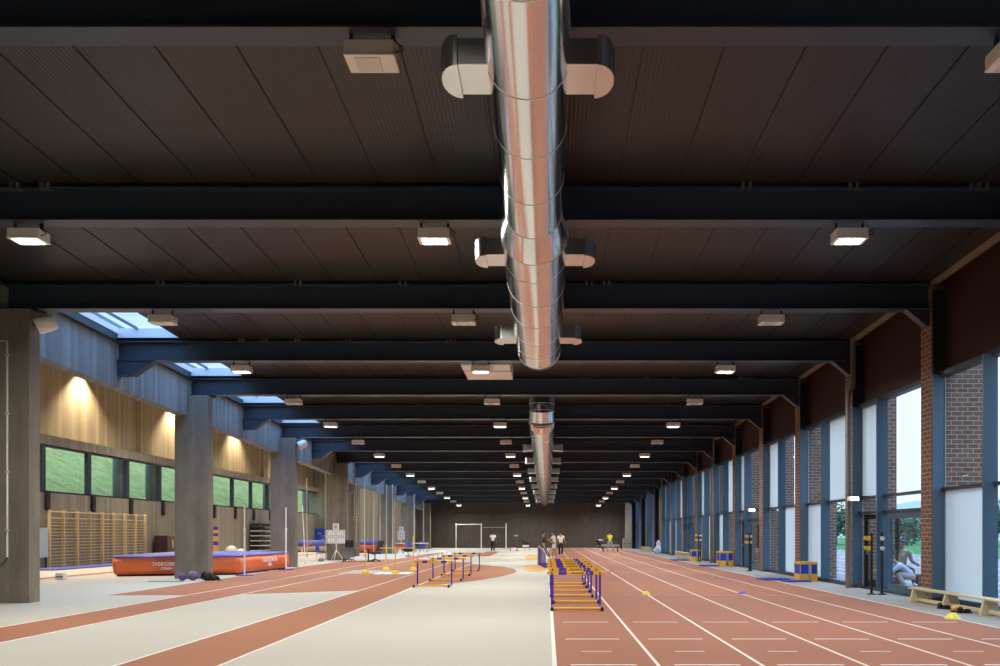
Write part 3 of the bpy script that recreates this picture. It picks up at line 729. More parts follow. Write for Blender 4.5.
# high jump stands
def stand(label, x, y, h, m, base_m):
    r = empty('high_jump_stand', label, 'stand', (x, y, 0))
    MB().tube([(0, 0, .02), (0, 0, h*.66)], .034, 12).build('lower_tube', m, r)
    MB().tube([(0, 0, h*.62), (0, 0, h)], .024, 12).build('upper_tube', m, r)
    MB().tube([(0, 0, h*.63), (0, 0, h*.67)], .045, 12).build('collar', m, r)
    mb = MB(); mb.box(-.32, .32, -.05, .05, 0, .03, .006, 1); mb.box(-.05, .05, -.26, .26, 0, .03, .006, 1); mb.build('base', base_m, r)
stand('tall white high jump stand in front of the orange mat corner', -11.03, 27.35, 2.6, M['white'], M['royal'])
stand('tall white high jump stand at the far end of the orange mat', -11.0, 31.6, 2.63, M['white'], M['royal'])
# things at the foot of the second column
tag(MB().ball((-11.93, 24.55, .125), .125, 3).build('medicine_ball', M['purple']), 'small dark purple ball at the foot of the second column', 'ball')
tag(MB().ball((-11.62, 24.62, .16), .16, 3).build('medicine_ball', M['mauve']), 'larger mauve ball at the foot of the second column', 'ball')
r = empty('sports_bag', 'black soft bag slumped on the floor beside the purple balls', 'bag', (-11.1, 24.6, 0))
mb = MB(); mb.ball((0, 0, .12), .2, 3, (1.25, .7, .65)); mb.ball((-.14, 0, .17), .13, 3, (1, .8, .8)); mb.ball((.2, -.02, .08), .13, 3, (1.2, .8, .6))
for v in mb.bm.verts:
    v.co += Vector((math.sin(v.co.z*31+v.co.x*17), math.sin(v.co.x*23), math.sin(v.co.x*29+v.co.y*21)))*.018; v.co.z = max(v.co.z, .002)
mb.build('body', M['blackfab'], r); MB().tube([(-.2, -.1, .12), (-.1, -.12, .30), (.08, -.12, .28), (.16, -.1, .1)], .014, 8).build('strap', M['blackfab'], r)
MB().tube([(.2, 0, .05), (.35, -.05, .02), (.42, .02, .015)], .016, 8).build('strap', M['blackfab'], r)
mb = MB(); mb.tube([(-.40+.36*math.cos(a*.7)+a*.02, .06*math.sin(a*.7), .012) for a in range(28)], .012, 6)
tag(mb.build('skipping_rope', M['green'], loc=(-12.1, 23.95, 0)), 'green skipping rope coiled on the floor before the second column', 'rope')
# ------------------------------------------------------------------ left aisle equipment
def wall_bars(i, y):
    r = empty('wall_bars', 'pale wooden gymnastic wall bars on the left wall, %s double unit from the near end' % ORD[i+1], 'wall bars', (-21.84, y, 0), group='wall bars below the clerestory')
    for q in range(3): MB().box(0, .14, q*.955, q*.955+.04, .05, 2.58, .008, 1).build('post', M['wood'], r)
    for z in [.14+.145*j for j in range(14)]+[2.22, 2.5]:
        MB().tube([(.09 if z < 2.3 else .15, .01, z), (.09 if z < 2.3 else .15, 1.945, z)], .018, 8).build('rung', M['wood'], r)
for i in range(4): wall_bars(i, 32.78+1.97*i)
mb = MB()
for i in range(4):
    y = 31.0+2.6*i
    o = tag(MB().box(-21.65, -20.35, y, y+2.5, .004, .06, .02, 2).build('gym_mat', M['matblue']), 'thin blue gym mat on the floor along the wall bars, %s from the near end' % ORD[i+1], 'mat', 'thin mats below the wall bars')
r = empty('wall_board', 'pale blue board standing against the left wall beside the wall bars', 'board', (-21.8, 31.35, .0))
MB().box(0, .05, .0, 1.35, .5, 1.78, .008, 1).build('panel', M['paleblue'], r)
for y in (.08, 1.22): MB().box(0, .05, y, y+.05, 0, .52).build('leg', M['frame'], r)
r = empty('marker_box', 'small white box with a dark slot on the aisle floor', 'box', (-16.2, 25.0, 0))
mb = MB(); mb.prism([(-.13, 0), (.13, 0), (.12, .23), (-.12, .23)], -.1, .1, 'y'); mb.build('body', M['white'], r)
MB().box(-.12, .12, -.105, -.09, .085, .125).build('slot', M['black'], r)
r = empty('storage_cabinet', 'brown two-door cabinet with dark side standing by the left wall', 'cabinet', (-20.95, 41.95, 0))
MB().box(-.75, -.02, -.5, .5, .05, 1.42, .01, 1).build('carcass', M['darkwine'], r)
for y0, x in ((-.0, 0), ): pass
mb = MB(); mb.box(-.72, .72, -.53, -.50, .08, 1.4, .006, 1); 
MB().box(-.02, .72, -.5, .5, .05, 1.42, .01, 1).build('carcass', M['brown'], r); mb.bm.free()
for x0, x1 in ((-.01, .35), (.36, .72)):
    dr = MB().box(x0, x1, -.53, -.502, .1, 1.39, .006, 1).build('door', M['brown'], r)
    MB().box(x1-.06 if x0 < 0 else x0+.04, x1-.035 if x0 < 0 else x0+.065, -.55, -.53, .72 if x0 < 0 else .35, 1.2 if x0 < 0 else .8).build('handle', M['white'], dr)
r = empty('padded_post', 'padded post striped in violet and yellow standing behind the orange mat', 'post', (-15.1, 34.2, 0))
st = [(0, .75, 'violet'), (.75, 1.0, 'yellow'), (1.0, 1.18, 'violet'), (1.18, 1.42, 'yellow'), (1.42, 1.55, 'violet'), (1.55, 1.7, 'yellow'), (1.7, 1.84, 'violet')]
for a, b_, m in st: MB().tube([(0, 0, a), (0, 0, b_)], .105, 18).build('pad', M[m], r)
tag(MB().ball((-20.2, 48, .38), .38, 3).build('exercise_ball', M['silver']), 'large silvery exercise ball by the left wall behind the orange mat', 'ball')
tag(MB().ball((-19.0, 46.6, .30), .30, 3).build('exercise_ball', M['white']), 'smaller white exercise ball behind the orange mat', 'ball')
r = empty('storage_rack', 'dark rack stacked with sheets having pale edges against the left wall', 'rack', (-21.4, 55.0, 0))
for y in (0, 3.4):
    for x in (-.32, .32): MB().box(x-.03, x+.03, y-.03, y+.03, 0, 2.3).build('post', M['black'], r)
for i in range(6):
    z = .25+.36*i
    s = MB().box(-.36, .36, -.05, 3.45, z, z+.05).build('shelf', M['white' if i != 5 else 'c_navy'], r)
    MB().box(-.33, .33, .05, 3.35, z+.052, z+.22, .02, 1).build('load', M['blackfab'], s)
# blue pads leaning at the end of the aisle
for i, (x, wv, hh, lab) in enumerate(((-21.42, .9, 2.0, 'upright blue crash pad at the far end of the left aisle, left of the pair'), (-20.3, 1.35, 2.1, 'upright blue crash pad at the far end of the left aisle, right of the pair'))):
    r = empty('crash_pad', lab, 'pad', (x, 70.8, 0)); MB().box(-wv/2, wv/2, -.12, .12, 0, hh, .04, 2).build('body', M['royal'], r)
    for z in (.5, 1.5): MB().box(-.15, .15, -.15, -.118, z, z+.05).build('strap', M['white'], r)
r = empty('ball_cage', 'blue wire cage trolley standing before the crash pads', 'trolley', (-20.35, 69.4, 0))
for x in (-.6, .6):
    for y in (-.3, .3): MB().box(x-.025, x+.025, y-.025, y+.025, .1, 1.3).build('post', M['royal'], r); MB().ball((x, y, .06), .058, 2).build('caster', M['black'], r)
mb = MB()
for z in (.25, .6, .95, 1.28): mb.box(-.6, .6, -.32, -.30, z, z+.025); mb.box(-.6, .6, .30, .32, z, z+.025)
for x in (-.3, 0, .3): mb.box(x-.012, x+.012, -.32, -.30, .25, 1.3)
mb.build('grid', M['paleblue'], r)
r = empty('long_pole', 'pale slender pole leaning between the third and fourth columns', 'pole', (-12.6, 38.6, 0))
MB().tube([(0.15, 0, .02), (-.1, .35, 3.0)], .025, 8).build('shaft', M['white'], r); MB().ball((.15, 0, .03), .035, 2).build('tip', M['red'], r)
r = empty('red_barrier', 'red and white raised barrier arm beside the blue landing mat', 'barrier', (-13.4, 41.0, 0))
MB().tube([(0, 0, 0), (0, 0, .72)], .03, 8).build('post', M['white'], r); MB().tube([(0, 0, .66), (.42, .3, 1.0)], .035, 8).build('arm', M['red'], r); MB().box(-.12, .12, -.12, .12, 0, .03).build('base', M['white'], r)
# pipes, poles and ropes along the left
o = empty('conduit', 'thin pale conduit running down the nearest left column', 'pipe', (0, 0, 0))
yc = YK(3)-.2-.025
MB().tube([(-12.62, yc, 5.84), (-12.02, yc, 5.84), (-12.02, yc, 1.02)], .022, 8).build('tube', M['white'], o)
MB().tube([(-12.02, yc, 1.02), (-12.05, yc-.02, .93), (-12.16, yc-.03, .84), (-12.3, yc-.02, .72)], .012, 6).build('cable', M['black'], o)
mb = MB()
for z in (5.5, 4.2, 2.9, 1.6): mb.box(-12.06, -11.98, yc-.03, yc+.02, z, z+.04)
mb.build('clip', M['palepipe'], o)
def leftpipe(lab, x, y, dx, r=.07, m='pipe', zt=None):
    zt = zt if zt is not None else zbeam(y)
    o = empty('downpipe', lab, 'pipe', (x, y, 0))
    MB().tube([(dx, 0, zt), (dx, 0, zt-1.3), (0, 0, zt-1.3-abs(dx)*.8), (0, 0, 0)] if dx else [(0, 0, zt), (0, 0, 0)], r, 12).build('tube', M[m], o)
    for z in (.9, 2.2): MB().tube([(0, 0, z), (0, 0, z+.05)], r+.014, 12).build('clamp', M[m], o)
leftpipe('cranked grey downpipe left of the fourth column', -12.35, 42.8, .28)
leftpipe('cranked grey downpipe between the fourth column and the rings', -12.35, 47.0, .28)
leftpipe('cranked grey downpipe on the sixth column', -11.75, 64.9, .3)
for lab, px, y in (('tall pale pole in the aisle between the third and fourth columns, left one', 307, 50), ('tall pale pole in the aisle beside the fourth column', 325.5, 44.5), ('tall pale pole right of the gymnastic rings', 364.5, 50),
               ('tall pale pole left of the fifth column', 373.5, 54), ('tall pale pole at the left edge of the fifth column', 380, 55.6), ('tall pale pole on the face of the fifth column', 386.5, 56.2),
               ('tall pale pole on the right edge of the fifth column', 392.5, 56.2), ('tall pale pole right of the sixth column', 414, 64.6), ('tall pale pole in the far left opening', 423.5, 70), ('tall pale pole near the left end of the far wall', 430.5, 76)):
    x = (px-547)*y/750
    o = empty('net_pole', lab, 'pole', (x, y, 0)); h = min(zbeam(y), 4.55 if px > 420 else 9)
    if px < 330: h = 5.2
    if -12.75 < x < -12.2: h = EYE+4.92-SLOPE*y
    MB().tube([(0, 0, 0), (0, 0, h)], .036, 8).build('shaft', M['palepipe'], o); MB().lathe([(0, 0), (.1, 0), (.1, .03), (.04, .05), (0, .05)], 12).build('base', M['pipe'], o)
o = empty('gymnastic_rings', 'pair of gymnastic rings hanging on straps before the brown wall pier', 'rings', ((356.5-547)*48.5/750, 48.5, 0))
for s in (-1, 1):
    MB().tube([(s*.13, 0, EYE+4.92-SLOPE*48.5), (s*.13, 0, 2.6)], .012, 6).build('strap', M['palepipe'], o)
    MB().tube([(s*.13+.10*math.cos(a*PI/8), 0, 2.5+.10*math.sin(a*PI/8)) for a in range(17)], .016, 8, False).build('ring', M['tan'], o)
tag(MB().tube([(0, 0, .9), (.02, 0, 2.0), (0, 0, EYE+4.92-SLOPE*48)], .016, 8).build('climbing_rope', M['palepipe'], loc=((356-547)*48/750, 48, 0)), 'pale climbing rope hanging before the brown wall pier', 'rope')
# ------------------------------------------------------------------ judges' corner: score panels, desk, chairs
def score_panel(label, x, y, wd, hh, zb, top):
    r = empty('score_panel', label, 'scoreboard', (x, y, 0))
    fr = MB(); fr.box(-wd/2, wd/2, -.03, .03, zb, zb+.04); fr.box(-wd/2, wd/2, -.03, .03, zb+hh-.04, zb+hh); fr.box(-wd/2, wd/2, -.03, .03, zb+hh/2-.02, zb+hh/2+.02)
    for t in (-.5, 0, .5): fr.box(t*wd-.02 if t < .5 else wd/2-.04, t*wd+.02 if t < .5 else wd/2, -.03, .03, zb, zb+hh)
    fr.build('frame', M['white'], r)
    b = MB(); b.box(-wd/2+.02, wd/2-.02, -.015, .02, zb+.02, zb+hh-.02); b.build('panel', M['c_grey'], r)
    g = MB()
    for q in range(2):
        for i in range(3):
            for j in range(2):
                x0 = -wd/2+.06+q*wd/2+i*(wd/2-.1)/3; z0 = zb+.06+j*hh/2; a = (wd/2-.1)/3-.03; c = hh/2-.12
                g.box(x0, x0+a, -.022, -.014, z0, z0+c)
    g.build('flap', M['white'], r)
    if top:
        t = MB().box(-.16, .16, -.03, .03, zb+hh+.02, zb+hh+.36, .006, 1).build('top_panel', M['white'], r)
        MB().box(-.10, .10, -.034, -.03, zb+hh+.08, zb+hh+.30).build('figure_field', M['c_grey'], t)
    MB().tube([(0, .05, .45), (0, .05, zb+hh)], .028, 8).build('mast', M['white'], r)
    for a in range(3):
        an = a*2*PI/3-PI/2
        MB().tube([(0, .05, .62), (.40*math.cos(an), .05+.40*math.sin(an), .02)], .02, 8).build('leg', M['white'], r)
score_panel('large white score panel on a tripod before the fourth column', -11.93, 42.4, 1.02, .76, .97, True)
score_panel('smaller white score panel on a tripod far left near the sixth column', -12.1, 62.3, .56, .72, 1.0, True)
def office_chair(label, x, y, rz, tilt):
    r = empty('office_chair', label, 'chair', (x, y, 0), rz)
    MB().box(-.25, .25, -.24, .26, .43, .53, .05, 3).build('seat', M['blackfab'], r)
    b = MB(); b.box(-.23, .23, -.04, .04, 0, .58, .04, 3); b.xf(Matrix.Translation((0, .27, .60)) @ Matrix.Rotation(-tilt, 4, 'X')); b.build('backrest', M['blackfab'], r)
    MB().tube([(0, .15, .45), (0, .32, .5), (0, .33, .75)], .025, 8).build('back_stem', M['black'], r)
    MB().tube([(0, 0, .12), (0, 0, .44)], .03, 10).build('gas_lift', M['black'], r)
    for s in (-1, 1): MB().tube([(s*.25, .1, .47), (s*.31, .08, .66), (s*.31, -.15, .67)], .022, 8).build('armrest', M['black'], r)
    for i in range(5):
        a = 2*PI*i/5+.3
        l = MB().tube([(0, 0, .13), (.30*math.cos(a), .30*math.sin(a), .085)], [.03, .02], 8).build('base_leg', M['black'], r)
        MB().ball((.30*math.cos(a), .30*math.sin(a), .036), .036, 2).build('caster', M['black'], l)
desk = empty('desk', 'dark topped office desk with a grey front panel', 'desk', (-10.35, 40.6, 0))
MB().box(-.72, .75, -.38, .38, .715, .75, .006, 1).build('tabletop', M['greygreen'], desk)
MB().box(-.66, .02, -.30, -.27, .24, .70, .006, 1).build('front_panel', M['greypanel'], desk)
for s in (-.66, .68):
    MB().box(s-.03, s+.03, -.03, .03, .03, .72).build('leg', M['black'], desk); MB().box(s-.035, s+.035, -.33, .33, .0, .04, .008, 1).build('foot', M['black'], desk)
office_chair('black office chair behind the left end of the desk', -10.95, 41.45, math.radians(200), .12)
office_chair('black office chair reclining at the right end of the desk', -9.28, 40.45, math.radians(-35), .35)
def plastic_chair(label, x, y, rz, m, z=0.0):
    r = empty('plastic_chair', label, 'chair', (x, y, z), rz)
    MB().box(-.22, .22, -.22, .22, .42, .46, .015, 2).build('seat', m, r)
    b = MB(); b.box(-.21, .21, -.015, .015, .0, .38, .012, 2); b.xf(Matrix.Translation((0, .22, .48)) @ Matrix.Rotation(-.18, 4, 'X')); b.build('backrest', m, r)
    for sx_ in (-1, 1):
        for sy in (-1, 1): MB().tube([(sx_*.18, sy*.18, .43), (sx_*.21, sy*.22, 0)], .014, 6).build('leg', M['c_grey'], r)
plastic_chair('blue plastic chair beside the foot of the fourth column', -12.75, 42.4, 2.4, M['royal'])
plastic_chair('blue plastic chair under the far left white table, left one', -10.75, 59.6, 1.0, M['royal'])
plastic_chair('blue plastic chair under the far left white table, right one', -10.3, 60.9, -.5, M['royal'])
r = empty('equipment_box', 'small dark grey box on the floor left of the blue chair', 'box', (-12.4, 41.2, 0)); MB().box(-.14, .14, -.1, .1, 0, .15, .015, 2).build('body', M['greypanel'], r); MB().tube([(-.07, 0, .15), (-.05, 0, .2), (.05, 0, .2), (.07, 0, .15)], .01, 6).build('handle', M['black'], r)
def table(label, x, y, L, W, h, mtop, mleg):
    r = empty('table', label, 'table', (x, y, 0))
    MB().box(-L/2, L/2, -W/2, W/2, h-.05, h, .008, 1).build('tabletop', mtop, r)
    for a in (-1, 1):
        for b_ in (-1, 1): MB().box(a*(L/2-.08)-.02, a*(L/2-.08)+.02, b_*(W/2-.08)-.02, b_*(W/2-.08)+.02, 0, h-.05).build('leg', mleg, r)
    return r
table('long white table near the left end of the far wall', -10.2, 60.5, 1.2, .7, .76, M['white'], M['c_grey'])
tb = table('small white topped table with an orange apron beside the fifth column', -11.15, 57.0, .62, .6, .80, M['white'], M['tan'])
MB().box(-.28, .28, -.28, .28, .50, .74, .008, 1).build('apron', M['red'], tb)
r = empty('tub_cart', 'dark oval tub on a low stand beyond the slalom poles', 'cart', (-9.25, 50.0, 0))
MB().lathe([(.0, .30), (.26, .32), (.40, .56), (.42, .58), (.38, .56), (.24, .36), (0, .34)], 22).xf(Matrix.Diagonal((1, .75, 1, 1))).build('tub', M['blackfab'], r)
MB().lathe([(0, 0), (.22, 0), (.22, .05), (.05, .08), (.05, .32), (0, .32)], 14).build('stand', M['black'], r)
tag(MB().lathe([(0, 0), (.07, 0), (.08, .22), (.04, .30), (.035, .36), (0, .36)], 14).build('bottle', M['white'], loc=(-8.75, 47.5, .003)), 'white bottle standing on the floor beside the dark tub', 'bottle')
# slalom poles
def slalom(label, x, y, h):
    r = empty('slalom_pole', label, 'pole', (x, y, .006), group='yellow slalom poles')
    MB().lathe([(.17, 0), (.165, .03), (.13, .10), (.07, .145), (.0, .155)], 22).build('base', M['amber'], r)
    MB().tube([(0, 0, .14), (0, 0, h)], .022, 10).build('shaft', M['lemon'] if False else M['amber'], r)
slalom('yellow pole on a dome base, leftmost of four on the jump area', -6.83, 28.3, .90)
slalom('yellow pole on a dome base, back left of four on the jump area', -6.70, 31.2, 1.02)
slalom('yellow pole on a dome base beside the red and white strip', -5.72, 28.3, 1.06)
slalom('tallest yellow pole on a dome base, right of the four', -5.56, 31.2, 1.45)
r = empty('cross_rod', 'yellow rod resting across two of the slalom poles', 'rod', (0, 0, 0)); MB().tube([(-6.95, 31.16, .93), (-5.45, 31.15, .93)], .016, 8).build('rod', M['amber'], r)
for x in (-6.70, -5.56): MB().tube([(x, 31.13, .93), (x, 31.21, .93)], .03, 8).build('hook', M['amber'], r)
r = empty('marking_board', 'flat white board with pinkish red dabs lying before the runway', 'board', (-5.75, 28.75, .006))
MB().box(-.75, .55, -.75, .75, 0, .02, .004, 1).build('plate', M['white'], r)
mb = MB()
for i in range(9): x, y = random.uniform(-.65, .4), random.uniform(-.6, .6); mb.box(x, x+.16, y, y+.12, .02, .024)
mb.build('dab', M['redboard'], r)
# marker domes on the track
def marker(label, x, y, m, r=.10):
    t = empty('marker_dome', label, 'marker', (x, y, .0065), group='marker domes on the track')
    MB().lathe([(r*1.15, 0), (r*1.1, .012), (r*.85, r*.45), (r*.55, r*.75), (r*.3, r*.85), (r*.26, r*.82), (r*.3, r*.6), (r*.75, r*.2), (r*1.0, 0)], 20).build('cone', m, t)
marker('yellow marker dome on the third lane line by the first lane hurdles', 2.50, 18.9, M['lemon'])
marker('orange marker dome on the third lane line farther off', 2.56-.0, 29.9, M['red'], .09)
marker('lilac marker dome on a lane line left of the wall crates', 4.99, 19.2, M['lilac'])
marker('yellow marker dome at the track edge beside the wooden bench', 7.36, 13.6, M['lemon'], .12)
marker('yellow marker dome far down the track near the yellow shirt', 5.02, 53.5, M['lemon'], .14)

# ------------------------------------------------------------------ along the glazed wall
def bench(label, x, y, L, m, rz=0.0, h=.33):
    r = empty('gym_bench', label, 'bench', (x, y, 0), rz)
    MB().box(-.125, .125, 0, L, h-.04, h, .008, 2).build('seat_board', m, r)
    MB().box(-.045, .045, .1, L-.1, .035, .105, .008, 1).build('balance_rail', m, r)
    n = max(3, int(L/1.2)+1)
    for i in range(n):
        q = .22+(L-.44)*i/(n-1)
        mb = MB(); mb.prism([(-.19, 0), (.19, 0), (.19, .035), (.12, h-.04), (-.12, h-.04), (-.19, .035)], q-.03, q+.03, 'y'); mb.build('leg', m, r)
    return r
bench('long pale wooden gym bench beside the nearest glazing', 8.35, 12.55, 4.55, M['benchwood'])
bench('pale wooden gym bench by the glazed wall halfway down the hall', 8.28, 43.5, 4.4, M['benchwood'], 0, .40)
bench('pale wooden gym bench by the glazed wall near the far end', 8.2, 59.5, 5.0, M['benchwood'], 0, .40)
def shoe(label, x, y, rz, mtop):
    r = empty('shoe', label, 'shoe', (x, y, .003), rz)
    MB().box(-.045, .045, -.14, .14, 0, .03, .012, 2).build('sole', M['black'], r)
    mb = MB(); mb.ball((0, -.05, .055), .05, 2, (.9, 1.7, .7)); mb.ball((0, .08, .07), .05, 2, (.9, 1.2, 1.2)); mb.build('upper', mtop, r)
    MB().tube([(-.03, .02, .09), (.03, .0, .09)], .008, 6).build('lace', M['white'], r)
shoe('black sports shoe on the floor under the wooden bench', 8.13, 15.35, .6, M['blackfab'])
shoe('orange and black sports shoe under the wooden bench, nearer the camera', 8.1, 14.75, 1.3, M['yellow'])
shoe('black sports shoe touching the orange one under the bench', 8.1, 14.55, 1.6, M['blackfab'])
def mat_crate(label, x, y, sc, rz):
    r = empty('foam_crate', label, 'crate', (x, y, .003), rz); r.scale = (sc, sc, sc)
    # open box: yellow rim and lower part, blue upper panels
    fr = MB()
    for sx_ in (-1, 1):
        for sy in (-1, 1): fr.box(sx_*.345-.014, sx_*.345+.014, sy*.315-.012, sy*.315+.012, 0, .70, .004, 1)
    for sy in (-1, 1): fr.box(-.36, .36, sy*.30-.035, sy*.30+.035, .68, .78, .01, 1); fr.box(-.36, .36, sy*.30-.03, sy*.30+.03, 0, .05)
    for sx_ in (-1, 1): fr.box(sx_*.33-.035, sx_*.33+.035, -.30, .30, .68, .78, .01, 1); fr.box(sx_*.33-.03, sx_*.33+.03, -.3, .3, 0, .05)
    fr.build('frame', M['yellow'], r)
    for a, b_ in ((-.335, -.02), (.12, .335)):
        MB().box(a, b_, -.325, -.305, .30, .68, .006, 1).build('upper_panel', M['royal'], r); MB().box(a, b_, -.325, -.305, .05, .30, .006, 1).build('lower_panel', M['yellow'], r)
    for sx_ in (-1, 1):
        MB().box(sx_*.345-.008, sx_*.345+.008, -.27, .27, .30, .68, .005, 1).build('upper_panel', M['royal'], r); MB().box(sx_*.345-.008, sx_*.345+.008, -.27, .27, .05, .30, .005, 1).build('lower_panel', M['yellow'], r)
    MB().box(-.30, .30, .27, .29, .05, .68).build('back_panel', M['paleblue'], r)
mat_crate('blue and yellow crate standing by the glazed wall, nearest of three', 8.42, 24.4, .80, .04)
mat_crate('blue and yellow crate standing by the glazed wall, middle of three', 8.34, 35.2, .9, .05)
mat_crate('blue and yellow crate standing by the glazed wall, farthest of three', 8.34, 42.1, .8, 0)
def floor_pad(label, x, y, a, b_, rz):
    r = empty('floor_pad', label, 'mat', (x, y, .003), rz)
    MB().box(-a, a, -b_, b_, 0, .05, .015, 2).build('body', M['royal'], r); MB().box(-a+.05, a-.05, -b_-.004, -b_+.01, .015, .035).build('strap', M['violet'], r)
floor_pad('flat blue pad on the floor left of the nearest crate, back one', 7.55, 25.0, .45, .35, .1)
floor_pad('flat blue pad on the floor touching the nearest crate', 7.95, 24.0, .42, .25, .2)
floor_pad('flat blue pad on the floor left of the middle crate', 7.65, 35.3, .42, .4, .0)
floor_pad('flat blue pad on the floor left of the farthest crate', 7.6, 42.8, .5, .5, .0)
def sensor_post(label, x, y, kind):
    r = empty('sensor_post', label, 'post', (x, y, .003))
    MB().box(-.028, .028, -.028, .028, .0, 1.57, .006, 1).build('shaft', M['black'], r); MB().lathe([(0, 0), (.11, 0), (.11, .02), (.05, .03), (0, .03)], 16).build('base', M['black'], r)
    for z in (1.17, 1.42):
        if kind == 'amber':
            h = MB().box(-.13, -.03, -.04, .04, z-.055, z+.055, .01, 2).build('sensor', M['amber'], r); MB().box(-.18, -.125, -.042, .042, z-.03, z+.06, .008, 1).build('hood', M['yellow'], h)
        else:
            MB().tube([(0, -.045, z), (0, -.02, z)], .055, 16).build('reflector', M['white'], r)
for n, (x, y) in enumerate(((8.22, 19.0), (8.25, 30.6), (8.25, 40.85))):
    sensor_post('black post with two amber sensor boxes before the %s doorway bay' % ORD[n+1], x, y, 'amber')
    sensor_post('black post with two round white reflectors before the %s doorway bay' % ORD[n+1], x+.24, y-.05+(.7 if n else 0), 'white')
for n, (y, xx) in enumerate(((20.7, 8.42), (31.0, 8.42))):
    r = empty('emergency_light', 'small lit lamp projecting over the %s doorway of the glazed wall' % ORD[n+1], 'light', (xx, y, 2.50))
    MB().box(0, .5, -.03, .03, .05, .08).build('arm', M['frame'], r); MB().box(-.10, .16, -.10, .10, -.06, .07, .02, 2).build('housing', M['white'], r)
    MB().box(-.08, .14, -.105, -.09, -.04, .05).build('lens', M['lamp_on'], r)
def folds(label, x, y):  # tall black folded shape, set where the far piers look dark
    r = empty('black_folds', label, 'folds', (x, y, 0))
    h = zbeam(y)-.1; n = 28
    pts = [(-.02+.16*(i/n)*2, .05*math.sin(i*1.5)) for i in range(n+1)]
    MB().prism(pts+[(a, b_+.02) for a, b_ in pts[::-1]], .03, h, 'z').build('cloth', M['blackfab'], r)
    MB().tube([(-.1, .02, h), (.5, .02, h)], .02, 8).build('rail', M['black'], r)
for lab, x, y in (('gathered black curtain beside the far bench, nearest of three', 8.3, 57.6), ('gathered black curtain by the far glazing, middle of three', 8.35, 66.2), ('gathered black curtain next to the far right corner', 8.3, 73.0)): folds(lab, x, y)
mb = MB(); mb.ball((0, 0, .33), .21, 3, (1, 1.2, 1.6)); mb.ball((.05, .1, .72), .16, 3, (1, 1.1, 1.5)); mb.ball((-.1, .35, .22), .2, 3)
for v in mb.bm.verts: v.co += Vector((math.sin(v.co.z*19+v.co.y*13), math.sin(v.co.x*17+v.co.z*11), math.sin(v.co.x*15)))*.03; v.co.z = max(v.co.z, 0)
r = empty('white_sack', 'pale white plastic sack propped at the glazed wall beside the black curtain', 'sack', (8.28, 56.0, .003)); mb.build('body', mat('sack_plastic', (.55, .60, .66), .4), r)
MB().tube([(.0, .1, .93), (.05, .1, 1.0), (.11, .1, .94)], .035, 8).build('knot', M['white'], r)
r = empty('concrete_block', 'pale square block before the far right corner of the hall', 'block', (8.05, 75.6, .003)); MB().box(-.42, .42, -.3, .3, 0, 1.0, .02, 2).build('body', M['concrete_pale'], r); MB().box(-.42, .42, -.31, -.295, .46, .5).build('groove', M['seam'], r)
# far end: pull-up bars, vault bench, things by the wall
pf = empty('pull_up_bars', 'white three-post pull-up bars before the far wall', 'bars', (0, 0, 0))
for px in (456, 481.3, 506): x = (px-547)*75/750; MB().tube([(x, 75, 0), (x, 75, 2.52)], .052, 10).build('post', M['white'], pf); MB().box(x-.15, x+.15, 74.85, 75.15, 0, .03).build('base', M['white'], pf)
MB().tube([(-9.1, 75, 2.42), (-6.57, 75, 2.42)], .035, 8).build('bar', M['white'], pf); MB().tube([(-6.57, 75, 2.12), (-4.1, 75, 2.12)], .025, 8).build('bar', M['c_grey'], pf)
plastic_chair('blue plastic chair beneath the black bundle near the far wall', -1.75, 66.6, .3, M['royal'])
r = empty('towel', 'white towel spread over the blue chair near the far wall', 'towel', (-1.85, 66.6, .462)); mb = MB(); mb.box(-.32, .25, -.26, .2, 0, .03, .012, 2); mb.box(-.32, .25, -.30, -.26, -.14, .03, .01, 2); mb.build('cloth', M['c_white'], r)
mb = MB(); mb.ball((0, 0, .22), .33, 3, (1, .7, .75)); mb.ball((-.12, 0, .42), .2, 3, (1.2, .8, .7))
for v in mb.bm.verts: v.co += Vector((math.sin(v.co.z*19+v.co.y*13), math.sin(v.co.x*17), math.sin(v.co.x*15)))*.03; v.co.z = max(v.co.z, .0)
r = empty('black_jacket', 'black jacket bundled on top of the white towel near the far wall', 'jacket', (-1.9, 66.6, .50)); mb.build('cloth', M['blackfab'], r); MB().tube([(.2, -.1, .3), (.38, -.2, .12), (.36, -.26, -.0)], .06, 8).build('sleeve', M['blackfab'], r)
r = empty('equipment_stand', 'thin grey stand with a small head beside the blue chair near the far wall', 'stand', (-2.7, 67.0, 0)); MB().tube([(0, 0, 0), (0, 0, 1.7)], .03, 8).build('mast', M['frame'], r); MB().box(-.25, .12, -.06, .06, 1.28, 1.36).build('shelf', M['c_grey'], r); MB().box(-.2, .2, -.2, .2, 0, .03).build('base', M['frame'], r)
r = empty('red_step', 'low red training step on the floor near the far wall', 'step', (-2.9, 65.2, 0)); MB().box(-.3, .3, -.2, .2, .22, .28, .01, 1).build('top', M['redboard'], r)
for s in (-1, 1): MB().box(s*.25-.03, s*.25+.03, -.18, .18, 0, .22).build('leg', M['redboard'], r)
vb = empty('padded_bench', 'grey padded training bench in front of the yellow shirt', 'bench', (5.25, 62.2, .004)); 
MB().box(-.75, .75, -.22, .22, .42, .60, .05, 3).build('pad', M['c_grey'], vb)
for s in (-1, 1): MB().box(s*.6-.03, s*.6+.03, -.18, .18, 0, .43).build('leg', M['black'], vb)
vf = empty('metal_table', 'black metal table frame behind the yellow shirt at the far wall', 'frame', (6.35, 73.6, .004))
MB().box(-1.0, 1.0, -.05, .05, .92, 1.0).build('rail', M['black'], vf)
for s in (-1, 1): MB().box(s*.95-.05, s*.95+.05, -.2, .2, 0, .95).build('leg', M['black'], vf)

